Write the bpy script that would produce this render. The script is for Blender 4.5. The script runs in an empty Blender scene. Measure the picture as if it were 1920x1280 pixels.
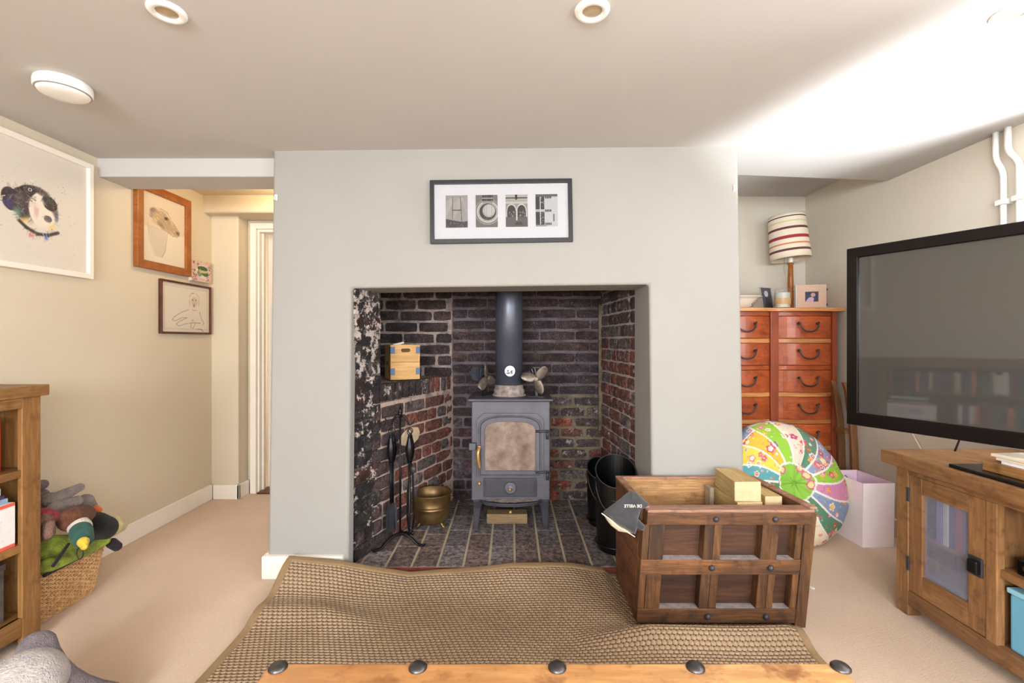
import bpy, bmesh, math, random
import numpy as np
from mathutils import Vector, Matrix, Euler
random.seed(7); rng = np.random.RandomState(7)
PI = math.pi
S = bpy.context.scene
COL = S.collection
F = 870.0; CX, CY, CH = 958.0, 638.0, 1.2

# ------------------------------------------------------------------ camera, world, lights, exposure
cam = bpy.data.cameras.new('camera'); camo = bpy.data.objects.new('camera', cam); COL.objects.link(camo)
camo.location = (0, 0, CH); camo.rotation_euler = (PI/2, 0, 0)
cam.sensor_width = 36; cam.lens = F/1920*36; cam.shift_x = 2/1920; cam.shift_y = -2/1920
cam.clip_start = 0.05; S.camera = camo
S.view_settings.view_transform = 'Standard'; S.view_settings.look = 'None'
S.view_settings.gamma = 1; S.view_settings.use_curve_mapping = False
S.view_settings.exposure = 0.22
w = bpy.data.worlds.new('sky'); S.world = w; w.use_nodes = True
w.node_tree.nodes['Background'].inputs[0].default_value = (0.75, 0.85, 1.0, 1)
w.node_tree.nodes['Background'].inputs[1].default_value = 1.0

def area(name, loc, rot, sx, sy, power, col):
    l = bpy.data.lights.new(name, 'AREA'); l.shape = 'RECTANGLE'; l.size = sx; l.size_y = sy
    l.energy = power; l.color = col
    o = bpy.data.objects.new(name, l); o.location = loc; o.rotation_euler = rot; COL.objects.link(o)
    return o
# daylight through the windows behind the camera, the window in the right wall, the hall's own lamps, and two added lights
area('daylight_rear_left', (-0.9, -2.36, 1.50), (math.radians(62), 0, math.radians(-14)), 1.5, 1.1, 165, (0.90, 0.96, 1.0))
area('daylight_rear_right', (1.1, -2.36, 1.50), (math.radians(62), 0, 0), 1.5, 1.1, 88, (0.90, 0.96, 1.0))
area('daylight_right', (2.33, 1.12, 1.40), (0, math.radians(62), 0), 0.95, 1.05, 20, (0.92, 0.96, 1.0))
area('added_side_light', (2.33, -0.75, 1.45), (0, math.radians(60), 0), 1.05, 1.15, 52, (0.93, 0.97, 1.0))  # added light through an invented window, brightens the floor on the right
area('added_ceiling_bounce', (2.64, 1.30, 0.74), (0, math.radians(148), 0), 0.4, 1.3, 520, (0.92, 0.96, 1.0))  # added upward light below the sill, imitates sun bounced onto the ceiling
area('hall_daylight', (-1.5, 5.2, 1.4), (-PI/2, 0, 0), 1.0, 1.6, 26, (1.0, 0.93, 0.82))
def point(name, loc, power, col, r=0.04):
    l = bpy.data.lights.new(name, 'POINT'); l.energy = power; l.color = col; l.shadow_soft_size = r
    o = bpy.data.objects.new(name, l); o.location = loc; COL.objects.link(o)
point('passage_lamp', (-1.62, 3.08, 2.2), 8, (1.0, 0.76, 0.48), 0.05)

# ------------------------------------------------------------------ materials
def C(r, g, b):
    f = lambda v: (v/255/12.92) if v/255 <= 0.04045 else ((v/255+0.055)/1.055)**2.4
    return (f(r), f(g), f(b), 1)
class NT:
    def __init__(s, name):
        s.m = bpy.data.materials.new(name); s.m.use_nodes = True
        s.t = s.m.node_tree; s.b = s.t.nodes['Principled BSDF']
    def n(s, k, **kw):
        x = s.t.nodes.new(k)
        for a, v in kw.items(): setattr(x, a, v)
        return x
    def l(s, a, b): s.t.links.new(a, b)
    def ins(s, **kw):
        for a, v in kw.items():
            s.b.inputs[a.replace('_', ' ')].default_value = v
    def math(s, op, a, b=None, c=None):
        x = s.n('ShaderNodeMath', operation=op)
        for i, v in enumerate((a, b, c)):
            if v is None: continue
            if isinstance(v, (int, float)): x.inputs[i].default_value = v
            else: s.l(v, x.inputs[i])
        return x.outputs[0]
    def mix(s, f, a, b, mode='MIX'):
        x = s.n('ShaderNodeMix', data_type='RGBA', blend_type=mode)
        for i, v in ((0, f), (6, a), (7, b)):
            if isinstance(v, (int, float, tuple)): x.inputs[i].default_value = v
            else: s.l(v, x.inputs[i])
        return x.outputs[2]
    def noise(s, vec, scale, detail=4, rough=0.55):
        x = s.n('ShaderNodeTexNoise'); x.inputs['Scale'].default_value = scale
        x.inputs['Detail'].default_value = detail; x.inputs['Roughness'].default_value = rough
        if vec is not None: s.l(vec, x.inputs['Vector'])
        return x.outputs['Fac']
    def ramp(s, fac, p0, p1, c0=(0, 0, 0, 1), c1=(1, 1, 1, 1)):
        x = s.n('ShaderNodeValToRGB'); e = x.color_ramp.elements
        e[0].position = p0; e[0].color = c0; e[1].position = p1; e[1].color = c1
        s.l(fac, x.inputs[0]); return x.outputs[0]
    def bump(s, h, strength, dist=0.002):
        x = s.n('ShaderNodeBump'); x.inputs['Strength'].default_value = strength
        x.inputs['Distance'].default_value = dist; s.l(h, x.inputs['Height'])
        s.l(x.outputs[0], s.b.inputs['Normal'])
    def obj(s): return s.n('ShaderNodeTexCoord').outputs['Object']
    def pos(s): return s.n('ShaderNodeNewGeometry').outputs['Position']
def mat(name, col, rough=0.6, metal=0.0, var=0.12, vs=8, bump=0.0, bs=60, bd=0.002, spec=0.5, col2=None, coat=0.0, sheen=0.0):
    t = NT(name); o = t.obj()
    f = t.noise(o, vs)
    c2 = col2 or tuple([c*(1-var*2.2) for c in col[:3]]+[1])
    t.l(t.ramp(f, 0.3, 0.7, c2, col), t.b.inputs['Base Color'])
    t.ins(Roughness=rough, Metallic=metal, Specular_IOR_Level=spec, Coat_Weight=coat)
    if sheen: t.ins(Sheen_Weight=sheen)
    if bump: t.bump(t.noise(o, bs, 3), bump, bd)
    return t.m
def wood(name, c1, c2, axis='x', rough=0.5, sc=9, bump=0.25, dark=None, spec=0.4, coat=0.0, stretch=0.09, gr=0.62):
    t = NT(name); o = t.obj()
    oi = t.n('ShaderNodeObjectInfo')
    add = t.n('ShaderNodeVectorMath', operation='ADD'); t.l(o, add.inputs[0])
    cmb = t.n('ShaderNodeCombineXYZ')
    r = t.math('MULTIPLY', oi.outputs['Random'], 7.0)
    for i in range(3): t.l(r, cmb.inputs[i])
    t.l(cmb.outputs[0], add.inputs[1])
    mp = t.n('ShaderNodeMapping'); t.l(add.outputs[0], mp.inputs[0])
    mp.inputs['Scale'].default_value = [stretch if a == axis else 1 for a in 'xyz']
    f = t.noise(mp.outputs[0], sc, 6, 0.6)
    g = t.noise(mp.outputs[0], sc*9, 4, 0.6)
    c = t.ramp(f, 0.32, 0.68, c1, c2)
    c = t.mix(t.ramp(g, 0.42, 0.62, (0.55, 0.55, 0.55, 1), (1, 1, 1, 1)), tuple(gr*v for v in c1[:3])+(1,), c)
    if dark:
        d = t.ramp(t.noise(o, 14, 6, 0.65), 0.52, 0.68)
        c = t.mix(t.math('MULTIPLY', d, 0.75), c, dark)
    hv = t.n('ShaderNodeHueSaturation'); t.l(c, hv.inputs['Color'])
    t.l(t.math('MULTIPLY_ADD', oi.outputs['Random'], 0.3, 0.85), hv.inputs['Value'])
    t.l(hv.outputs[0], t.b.inputs['Base Color'])
    t.ins(Roughness=rough, Specular_IOR_Level=spec, Coat_Weight=coat, Coat_Roughness=0.25)
    t.bump(g, bump, 0.0015)
    return t.m
def plain(name, col, rough=0.5, metal=0.0, spec=0.5, **kw):
    t = NT(name); t.b.inputs['Base Color'].default_value = col
    t.ins(Roughness=rough, Metallic=metal, Specular_IOR_Level=spec, **kw); return t.m
def painted(name='print', rough=0.6, coat=0.0):
    t = NT(name); a = t.n('ShaderNodeVertexColor'); a.layer_name = 'Col'
    t.l(a.outputs[0], t.b.inputs['Base Color']); t.ins(Roughness=rough, Coat_Weight=coat, Coat_Roughness=0.08); return t.m
def glass(name, tint=(1, 1, 1, 1), rough=0.0, haze=0.0):
    t = NT(name); out = t.t.nodes['Material Output']
    tr = t.n('ShaderNodeBsdfTransparent'); tr.inputs[0].default_value = tint
    gl = t.n('ShaderNodeBsdfGlossy'); gl.inputs['Roughness'].default_value = rough
    lw = t.n('ShaderNodeLayerWeight'); lw.inputs[0].default_value = 0.5
    fr = t.math('MULTIPLY_ADD', t.math('POWER', lw.outputs['Facing'], 3.0), 0.6, 0.05)
    mx = t.n('ShaderNodeMixShader'); t.l(fr, mx.inputs[0]); t.l(tr.outputs[0], mx.inputs[1]); t.l(gl.outputs[0], mx.inputs[2])
    if haze:
        df = t.n('ShaderNodeBsdfDiffuse'); df.inputs[0].default_value = C(196, 200, 226); m2 = t.n('ShaderNodeMixShader'); m2.inputs[0].default_value = haze
        t.l(mx.outputs[0], m2.inputs[1]); t.l(df.outputs[0], m2.inputs[2]); mx = m2
    t.l(mx.outputs[0], out.inputs[0]); return t.m

M = {}
M['plaster'] = mat('chimney_plaster', C(153, 150, 145), 0.85, var=0.02, vs=2.5, bump=0.25, bs=9, bd=0.004)
M['cream'] = mat('cream_wall_paint', C(212, 199, 176), 0.85, var=0.02, vs=2, bump=0.15, bs=14, bd=0.002)
M['creamr'] = mat('pale_cream_wall_paint', C(222, 213, 198), 0.85, var=0.02, vs=2, bump=0.15, bs=14, bd=0.002)
M['ceil'] = mat('ceiling_paint', C(190, 187, 184), 0.9, var=0.015, vs=2, bump=0.2, bs=7, bd=0.004)
M['whitep'] = mat('white_gloss_paint', C(240, 232, 220), 0.4, var=0.02)
M['white'] = plain('white_plastic', C(238, 236, 232), 0.35)
def carpet():
    t = NT('beige_carpet'); o = t.obj()
    c = t.ramp(t.noise(o, 1.3, 4), 0.3, 0.7, C(226, 194, 164), C(243, 213, 184))
    c = t.mix(t.ramp(t.noise(o, 420, 2), 0.3, 0.62, (0.72, 0.72, 0.72, 1), (1, 1, 1, 1)), C(180, 148, 120), c)
    c = t.mix(t.ramp(t.noise(o, 95, 5, 0.8), 0.35, 0.65, (0.5, 0.5, 0.5, 1), (1, 1, 1, 1)), C(206, 176, 150), c)
    t.l(c, t.b.inputs['Base Color']); t.ins(Roughness=0.95, Specular_IOR_Level=0.1, Sheen_Weight=0.3)
    t.bump(t.noise(o, 130, 5, 0.8), 0.9, 0.006); return t.m
M['carpet'] = carpet()
def rugm():
    t = NT('woven_sisal'); o = t.obj()
    sx = t.n('ShaderNodeSeparateXYZ'); t.l(o, sx.inputs[0])
    x, y = sx.outputs[0], sx.outputs[1]
    v = t.math('DIVIDE', y, 0.0155)
    row = t.math('FLOOR', v); par = t.math('MULTIPLY', t.math('FLOORED_MODULO', row, 3.0), 0.333)
    u = t.math('ADD', t.math('DIVIDE', x, 0.021), par)
    du = t.math('SUBTRACT', t.math('FRACT', u), 0.5); dv = t.math('SUBTRACT', t.math('FRACT', v), 0.5)
    d2 = t.math('ADD', t.math('MULTIPLY', t.math('MULTIPLY', du, du), 4.2), t.math('MULTIPLY', t.math('MULTIPLY', dv, dv), 3.4))
    h = t.math('SUBTRACT', 1.0, d2)
    fib = t.noise(o, 260, 3)
    f = t.ramp(t.math('MULTIPLY_ADD', h, 0.5, 0.5), 0.28, 0.58)
    base = t.ramp(t.noise(o, 2.2, 4), 0.3, 0.7, C(170, 144, 116), C(194, 168, 139))
    base = t.mix(t.ramp(fib, 0.35, 0.6, (0.6, 0.6, 0.6, 1), (1, 1, 1, 1)), C(128, 98, 68), base)
    t.l(t.mix(f, C(72, 50, 34), base), t.b.inputs['Base Color'])
    t.ins(Roughness=0.85, Specular_IOR_Level=0.2)
    t.bump(t.math('ADD', h, t.math('MULTIPLY', fib, 0.3)), 0.9, 0.006); return t.m
M['rug'] = rugm()
M['rugtape'] = mat('brown_cotton_tape', C(150, 122, 88), 0.85, var=0.08, vs=20, bump=0.4, bs=300)

def brickm(name, soot=(0.45, 0.6), sootc=C(24, 20, 20), paint=None, paintc=C(205, 190, 180), bluish=False, base=None, zk=0.0):
    t = NT(name); p = t.pos(); oi = t.n('ShaderNodeObjectInfo')
    c = oi.outputs['Color'] if base is None else base
    c = t.mix(t.ramp(t.noise(p, 42, 6, 0.75), 0.40, 0.62, (0.1, 0.1, 0.1, 1), (1, 1, 1, 1)), C(44, 34, 34), c)
    c = t.mix(t.math('MULTIPLY', t.ramp(t.noise(p, 150, 3, 0.6), 0.56, 0.68), 0.45), c, C(168, 156, 156))
    s = t.ramp(t.noise(p, 7, 7, 0.75), *soot)
    c = t.mix(t.math('MULTIPLY', s, 0.85), c, sootc)
    if paint:
        sx_ = t.n('ShaderNodeSeparateXYZ'); t.l(p, sx_.inputs[0])
        v = t.math('ADD', t.noise(p, 15, 8, 0.75), t.math('MULTIPLY', t.math('SUBTRACT', sx_.outputs[2], 0.9), zk))
        q = t.ramp(v, *paint)
        c = t.mix(t.math('MULTIPLY', q, 0.9), c, paintc)
    if bluish:
        q = t.ramp(t.noise(p, 22, 5, 0.7), 0.63, 0.66)
        c = t.mix(t.math('MULTIPLY', q, 0.5), c, C(88, 112, 130))
    t.l(c, t.b.inputs['Base Color']); t.ins(Roughness=0.8, Specular_IOR_Level=0.35)
    t.bump(t.noise(p, 70, 7, 0.75), 1.0, 0.008); return t.m
def mortarm(name, c, soot=(0.45, 0.62), sootc=C(40, 34, 36)):
    t = NT(name); p = t.pos()
    k = t.mix(t.math('MULTIPLY', t.ramp(t.noise(p, 8, 6, 0.7), *soot), 0.8), c, sootc)
    k = t.mix(t.ramp(t.noise(p, 120, 4), 0.35, 0.65, (0.6, 0.6, 0.6, 1), (1, 1, 1, 1)), tuple(0.45*v for v in c[:3])+(1,), k)
    t.l(k, t.b.inputs['Base Color']); t.ins(Roughness=0.95, Specular_IOR_Level=0.2)
    t.bump(t.noise(p, 60, 6, 0.7), 0.9, 0.01); return t.m
M['brick_back'] = brickm('sooty_brick', (0.40, 0.62), C(36, 27, 29))
M['brick_left'] = brickm('soot_and_flaked_limewash_brick', (0.36, 0.5), C(24, 22, 23), (0.545, 0.575), C(212, 196, 188), True, zk=0.055)
M['brick_block'] = brickm('smoky_red_brick', (0.5, 0.68), C(34, 29, 28), (0.66, 0.7), C(170, 150, 138))
M['brick_right'] = brickm('red_brick', (0.5, 0.68), C(56, 47, 46), (0.56, 0.64), C(176, 160, 154))
M['tile'] = brickm('hearth_brick', (0.56, 0.8), C(88, 80, 80), (0.6, 0.78), C(172, 164, 164))
M['mort_back'] = mortarm('sooty_mortar', C(122, 108, 116), (0.42, 0.66), C(50, 42, 46))
M['mort_back_light'] = mortarm('pale_patchy_mortar', C(176, 158, 150), (0.45, 0.62), C(70, 60, 64))
M['mort_khaki'] = mortarm('khaki_mortar', C(132, 118, 98), (0.45, 0.65), C(66, 58, 56))
M['mort_left'] = brickm('flaking_limewash_mortar', (0.40, 0.52), C(34, 31, 31), (0.535, 0.57), C(206, 192, 182), True, base=C(120, 108, 102), zk=0.055)
M['brick_ledge_dark'] = brickm('soot_caked_brick', (0.38, 0.56), C(34, 30, 30), (0.585, 0.62), C(180, 168, 160))
M['mort_block'] = mortarm('pinkish_mortar', C(198, 174, 160), (0.55, 0.7), C(52, 44, 42))
M['mort_right'] = mortarm('grey_mortar', C(196, 182, 176), (0.52, 0.72), C(60, 50, 48))
M['mort_hearth'] = mortarm('sandy_mortar', C(206, 190, 158), (0.66, 0.8), C(110, 98, 88))
M['soot'] = mat('black_soot', C(22, 18, 17), 0.95, var=0.1, bump=0.6, bs=30, bd=0.01, spec=0.1)

M['iron'] = mat('grey_stove_enamel', C(88, 86, 94), 0.5, 0.2, var=0.12, vs=12, bump=0.3, bs=220, bd=0.001)
M['irondark'] = mat('dark_cast_iron', C(66, 64, 71), 0.5, 0.25, var=0.2, vs=12, bump=0.4, bs=180, bd=0.001)
M['flue'] = mat('steel_blue_flue', C(92, 96, 110), 0.36, 0.45, var=0.12, vs=9)
M['ash'] = mat('ashy_cement', C(165, 150, 142), 0.9, var=0.25, vs=30, bump=0.6, bs=60, bd=0.004, col2=C(98, 88, 86))
M['blackiron'] = mat('black_wrought_iron', C(34, 34, 37), 0.38, 0.6, var=0.2, vs=30, bump=0.3, bs=90)
M['brass'] = mat('worn_brass', C(206, 160, 96), 0.35, 0.6, var=0.15, vs=30)
M['oldbrass'] = mat('tarnished_brass', C(136, 108, 66), 0.38, 0.7, vs=9, col2=C(82, 60, 38), bump=0.2, bs=40)
M['blade'] = mat('bronzed_fan_blade', C(122, 110, 100), 0.4, 0.5, var=0.2, vs=40)
t_ = NT('ashy_stove_glass'); o_ = t_.obj()
c_ = t_.ramp(t_.noise(o_, 9, 5, 0.6), 0.34, 0.66, C(92, 72, 60), C(146, 126, 114)); c_ = t_.mix(t_.math('MULTIPLY', t_.ramp(t_.noise(o_, 260, 2), 0.6, 0.75), 0.35), c_, C(190, 176, 164))
t_.l(c_, t_.b.inputs['Base Color']); t_.ins(Roughness=0.25, Specular_IOR_Level=0.5); M['stoveglass'] = t_.m
M['hod'] = mat('black_japanned_steel', C(9, 9, 10), 0.3, 0.0, var=0.1)
M['box'] = wood('thin_pine_box_wood', C(206, 156, 96), C(222, 178, 118), 'x', 0.6, 8, 0.1)
M['blue'] = mat('blue_painted_corner', C(84, 110, 138), 0.6, var=0.05)
M['ink'] = plain('black_ink', C(24, 20, 18), 0.6)
M['paper'] = mat('cream_paper', C(222, 210, 188), 0.8, var=0.05, vs=20)
M['oak'] = wood('oak_front_to_back', C(126, 86, 46), C(168, 122, 72), 'y', 0.45, 10, 0.2, C(96, 62, 34))
M['oakz'] = wood('oak_upright', C(126, 86, 46), C(168, 122, 72), 'z', 0.45, 10, 0.2, C(96, 62, 34))
M['oakx'] = wood('oak_across', C(150, 104, 56), C(188, 138, 84), 'x', 0.45, 10, 0.2)
M['unit'] = wood('rustic_oak_along', C(122, 84, 52), C(164, 120, 78), 'y', 0.45, 9, 0.25, C(80, 54, 36))
M['unitz'] = wood('rustic_oak_upright', C(122, 84, 52), C(164, 120, 78), 'z', 0.45, 9, 0.25, C(80, 54, 36))
M['cratex'] = wood('old_teak_across', C(50, 32, 19), C(126, 82, 45), 'x', 0.6, 11, 0.8, C(44, 28, 22), gr=0.3)
M['cratez'] = wood('old_teak_upright', C(48, 30, 17), C(122, 80, 42), 'z', 0.6, 11, 0.8, C(44, 28, 22), gr=0.3)
M['cratey'] = wood('old_teak_side', C(84, 50, 32), C(130, 82, 52), 'y', 0.6, 14, 0.5, C(46, 28, 20), gr=0.3)
M['cratein'] = wood('pale_crate_lining', C(168, 122, 74), C(196, 150, 100), 'x', 0.65, 12, 0.4, C(110, 74, 44), gr=0.3)
M['crtop'] = wood('worn_crate_rim', C(140, 98, 76), C(178, 136, 112), 'x', 0.6, 16, 0.5, C(90, 60, 46), gr=0.3)
M['dust'] = mat('grey_dust', C(158, 146, 144), 0.95, vs=40, var=0.2)
M['panel'] = wood('dark_recessed_teak', C(54, 33, 23), C(92, 58, 38), 'x', 0.5, 10, 0.3, gr=0.3)
M['timber'] = wood('sawn_softwood', C(178, 148, 94), C(206, 176, 122), 'y', 0.75, 12, 0.35)
M['timberend'] = mat('sawn_softwood_end', C(214, 182, 140), 0.8, var=0.08, vs=40, bump=0.3, bs=120)
M['lath'] = mat('weathered_lath', C(160, 140, 116), 0.8, vs=30)
M['table'] = wood('acacia_table_top', C(176, 118, 66), C(216, 168, 112), 'x', 0.35, 5, 0.12, C(110, 62, 34), coat=0.3, stretch=0.16)
M['chest'] = wood('polished_red_hardwood', C(160, 72, 34), C(196, 98, 50), 'x', 0.3, 7, 0.08, C(116, 44, 28), coat=0.35)
M['chestz'] = wood('polished_red_hardwood_upright', C(150, 70, 42), C(182, 92, 60), 'z', 0.3, 7, 0.08, coat=0.35)
M['chestp'] = wood('pale_streaked_hardwood_rail', C(184, 104, 56), C(226, 170, 106), 'x', 0.3, 5, 0.08, coat=0.3)
M['pewter'] = mat('dark_pewter', C(88, 84, 84), 0.35, 0.8, var=0.1)
M['brownframe'] = wood('orange_brown_frame', C(150, 84, 30), C(184, 112, 50), 'y', 0.35, 14, 0.1)
M['darkframe'] = wood('dark_mahogany_frame', C(74, 34, 22), C(104, 56, 34), 'y', 0.35, 14, 0.1)
M['whiteframe'] = mat('white_frame', C(240, 232, 220), 0.5, var=0.01)
M['blackframe'] = mat('charcoal_frame', C(38, 34, 40), 0.4, var=0.15, vs=60)
M['mount'] = plain('white_mount', C(172, 173, 178), 0.8)
M['mountc'] = plain('cream_mount', C(216, 207, 194), 0.8)
M['print'] = painted('flat_print')
M['printcloth'] = None
M['tvblack'] = mat('gloss_black_bezel', C(14, 11, 12), 0.2, var=0.1, spec=0.3)
t_ = NT('television_screen'); t_.b.inputs['Base Color'].default_value = C(62, 61, 59); t_.ins(Roughness=0.03, Specular_IOR_Level=0.9); M['screen'] = t_.m
M['glass'] = glass('clear_glass'); M['hazeglass'] = glass('painted_haze_glass', haze=0.16)  # second glass mixes in pale blue diffuse, standing in for a reflected haze
M['wicker'] = mat('wicker', C(226, 184, 132), 0.6, vs=60, col2=C(176, 124, 76))
M['pipe'] = plain('white_painted_pipe', C(238, 236, 230), 0.3)
M['bag'] = mat('pink_paper', C(253, 238, 241), 0.6, var=0.03, vs=5)
M['bagin'] = mat('mauve_paper_inside', C(238, 208, 228), 0.6, var=0.03, vs=5)
M['cord'] = plain('cream_cord', C(226, 214, 190), 0.5)
M['blackcord'] = plain('black_cord', C(20, 20, 24), 0.5)
M['suede'] = mat('charcoal_suede', C(62, 61, 64), 0.95, vs=18, var=0.25, bump=0.5, bs=240, sheen=0.3)
M['lining'] = mat('fleece_lining', C(196, 180, 150), 0.95, vs=40, bump=0.8, bs=200)
M['thread'] = plain('white_thread', C(214, 206, 196), 0.7)
def fur(name, col, var=0.2):
    return mat(name, col, 0.95, vs=45, var=var, bump=1.0, bs=170, bd=0.008, sheen=0.08)
M['f_grey'] = fur('grey_plush', C(150, 138, 132)); M['f_lgrey'] = fur('light_grey_plush', C(190, 180, 176), 0.12)
M['f_dgrey'] = fur('mauve_grey_plush', C(126, 114, 118)); M['f_brown'] = fur('chestnut_plush', C(110, 62, 36), 0.3)
M['f_green'] = fur('bottle_green_plush', C(46, 92, 80)); M['f_yel'] = fur('yellow_felt', C(232, 196, 60), 0.1)
M['f_white'] = fur('off_white_plush', C(222, 208, 196), 0.08); M['f_black'] = fur('black_plush', C(16, 13, 14))
M['f_cream'] = fur('cream_plush', C(214, 198, 150), 0.1); M['f_orange'] = fur('orange_felt', C(226, 120, 62), 0.1)
M['f_tan'] = fur('tan_brown_plush', C(132, 98, 82)); M['f_red'] = fur('red_speckled_knit', C(176, 60, 66), 0.3)
M['f_plum'] = fur('dark_plum_plush', C(36, 20, 28))
M['f_lime'] = mat('lime_and_olive_plush', C(160, 186, 62), 0.95, vs=22, col2=C(96, 92, 44), bump=1.0, bs=170, bd=0.006)

# ------------------------------------------------------------------ object helpers
def link(name, me, m, parent=None, loc=None, rot=None):
    o = bpy.data.objects.new(name, me); COL.objects.link(o)
    if m is not None:
        for k in (m if isinstance(m, (list, tuple)) else [m]): me.materials.append(k)
    if parent: o.parent = parent
    if loc: o.location = loc
    if rot: o.rotation_euler = rot
    return o
def tag(o, label, cat, group=None):
    o['label'] = label; o['category'] = cat
    if group: o['group'] = group
    return o
def thing(name, label, cat, loc=(0, 0, 0), rot=(0, 0, 0), group=None):
    o = bpy.data.objects.new(name, None); COL.objects.link(o); o.empty_display_size = 0.05
    o.location = loc; o.rotation_euler = rot; return tag(o, label, cat, group)
def struct(o): o['kind'] = 'structure'; return o
def stuff(o): o['kind'] = 'stuff'; return o
def W(x, y, D): return Vector(((x-CX)/F*D, D, CH-(y-CY)/F*D))

class B:
    """collects shapes into one bmesh; build() links it as one mesh object"""
    def __init__(s): s.bm = bmesh.new(); s.mi = 0
    def _v(s, p): return s.bm.verts.new(p)
    def _f(s, vs):
        try: f = s.bm.faces.new(vs); f.material_index = s.mi; return f
        except ValueError: return None
    def box(s, x0, y0, z0, x1, y1, z1, mx=None):
        P = [Vector((x, y, z)) for z in (z0, z1) for y in (y0, y1) for x in (x0, x1)]
        if mx is not None: P = [mx @ p for p in P]
        v = [s._v(p) for p in P]
        for f in ((0, 2, 3, 1), (4, 5, 7, 6), (0, 1, 5, 4), (2, 6, 7, 3), (0, 4, 6, 2), (1, 3, 7, 5)): s._f([v[i] for i in f])
        return s
    def loft(s, rings, cap0=True, cap1=True, closed=True):
        R = [[s._v(p) for p in r] for r in rings]; n = len(R[0])
        for a, b in zip(R, R[1:]):
            for i in range(n if closed else n-1):
                j = (i+1) % n; s._f([a[i], a[j], b[j], b[i]])
        if cap0: s._f(R[0][::-1])
        if cap1: s._f(R[-1])
        return s
    def tube(s, pts, r, n=8, closed=False, cap=True):
        pts = [Vector(p) for p in pts]; k = len(pts)
        rs = r if isinstance(r, (list, tuple)) else [r]*k
        rings = []; up = Vector((0.13, 0.27, 0.95)); prev = None
        for i in range(k):
            if closed: t = pts[(i+1) % k]-pts[i-1]
            else: t = pts[min(i+1, k-1)]-pts[max(i-1, 0)]
            t.normalize()
            if prev is None:
                a = t.cross(up)
                if a.length < 1e-3: a = t.cross(Vector((1, 0, 0)))
            else: a = prev-t*prev.dot(t)
            a.normalize(); prev = a; b = t.cross(a)
            rings.append([pts[i]+(a*math.cos(2*PI*j/n)+b*math.sin(2*PI*j/n))*rs[i] for j in range(n)])
        if closed:
            R = [[s._v(p) for p in q] for q in rings]
            for i in range(k):
                a, b = R[i], R[(i+1) % k]
                for j in range(n): s._f([a[j], a[(j+1) % n], b[(j+1) % n], b[j]])
        else: s.loft(rings, cap, cap)
        return s
    def lathe(s, prof, c=(0, 0, 0), n=32, cap0=False, cap1=False, mx=None):
        c = Vector(c); rings = []
        for r, z in prof:
            q = [c+Vector((r*math.cos(2*PI*j/n), r*math.sin(2*PI*j/n), z)) for j in range(n)]
            if mx is not None: q = [mx @ p for p in q]
            rings.append(q)
        return s.loft(rings, cap0, cap1)
    def cyl(s, a, b, r, n=20, r2=None):
        return s.tube([a, b], [r, r2 if r2 is not None else r], n)
    def ball(s, c, r, n=16, mx=None):
        r = r if isinstance(r, (tuple, list)) else (r, r, r); c = Vector(c); m_ = max(6, n//2)
        rings = []
        for i in range(m_+1):
            a = PI*(i+0.02)/(m_+0.04); q = []
            for j in range(n):
                p = Vector((r[0]*math.sin(a)*math.cos(2*PI*j/n), r[1]*math.sin(a)*math.sin(2*PI*j/n), -r[2]*math.cos(a)))
                if mx is not None: p = mx @ p
                q.append(c+p)
            rings.append(q)
        return s.loft(rings)
    def capsule(s, a, b, ra, rb, n=18, flat=1.0, nrm=None, bend=0.0):
        """tapered round-ended body from a to b; flat squeezes it along nrm, bend bows it"""
        a, b = Vector(a), Vector(b); t = (b-a); L = t.length; t.normalize()
        k = Vector(nrm) if nrm else Vector((0, -1, 0)); k = (k-t*k.dot(t)).normalized(); u = t.cross(k)
        st = []
        for i in range(6): q = PI/2*(i/6); st.append((-ra*math.cos(q), ra*math.sin(q)))
        for i in range(7): f = i/6; st.append((L*f, ra+(rb-ra)*f))
        for i in range(1, 7): q = PI/2*(i/6); st.append((L+rb*math.sin(q), rb*math.cos(q)))
        st[0] = (st[0][0], ra*0.05); st[-1] = (st[-1][0], rb*0.05)
        rings = []
        for d, r in st:
            f = min(max(d/L if L else 0, 0), 1); off = u*bend*4*f*(1-f)
            rings.append([a+t*d+off+(u*math.cos(2*PI*j/n)+k*(flat*math.sin(2*PI*j/n)))*r for j in range(n)])
        return s.loft(rings)
    def prism(s, pts, d, mx=None):
        """pts: 3-D outline, d: extrusion vector"""
        d = Vector(d); a = [Vector(p) for p in pts]; b = [p+d for p in a]
        if mx is not None: a = [mx @ p for p in a]; b = [mx @ p for p in b]
        return s.loft([a, b])
    def build(s, name, m, parent=None, bevel=0.0, smooth=False, fn=None, seg=2, loc=None, rot=None, sub=0):
        if fn:
            for v in s.bm.verts: v.co = fn(v.co)
        bmesh.ops.recalc_face_normals(s.bm, faces=s.bm.faces)
        me = bpy.data.meshes.new(name); s.bm.to_mesh(me); s.bm.free()
        if smooth:
            for p in me.polygons: p.use_smooth = True
        o = link(name, me, m, parent, loc, rot)
        if bevel:
            b = o.modifiers.new('bevel', 'BEVEL'); b.width = bevel; b.segments = seg; b.limit_method = 'ANGLE'; b.angle_limit = math.radians(40)
            b.harden_normals = False
        if sub:
            q = o.modifiers.new('sub', 'SUBSURF'); q.levels = sub; q.render_levels = sub
        if smooth == 'auto':
            for p in me.polygons: p.use_smooth = False
        return o
def demesh(o):
    """swap a text object for the same lettering as a mesh"""
    me = bpy.data.meshes.new_from_object(o.evaluated_get(bpy.context.evaluated_depsgraph_get())); n = o.name
    q = bpy.data.objects.new('tmp', me); COL.objects.link(q); q.parent = o.parent; q.location = o.location; q.rotation_euler = o.rotation_euler
    bpy.data.objects.remove(o); q.name = n.split('.')[0]; return q
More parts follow.
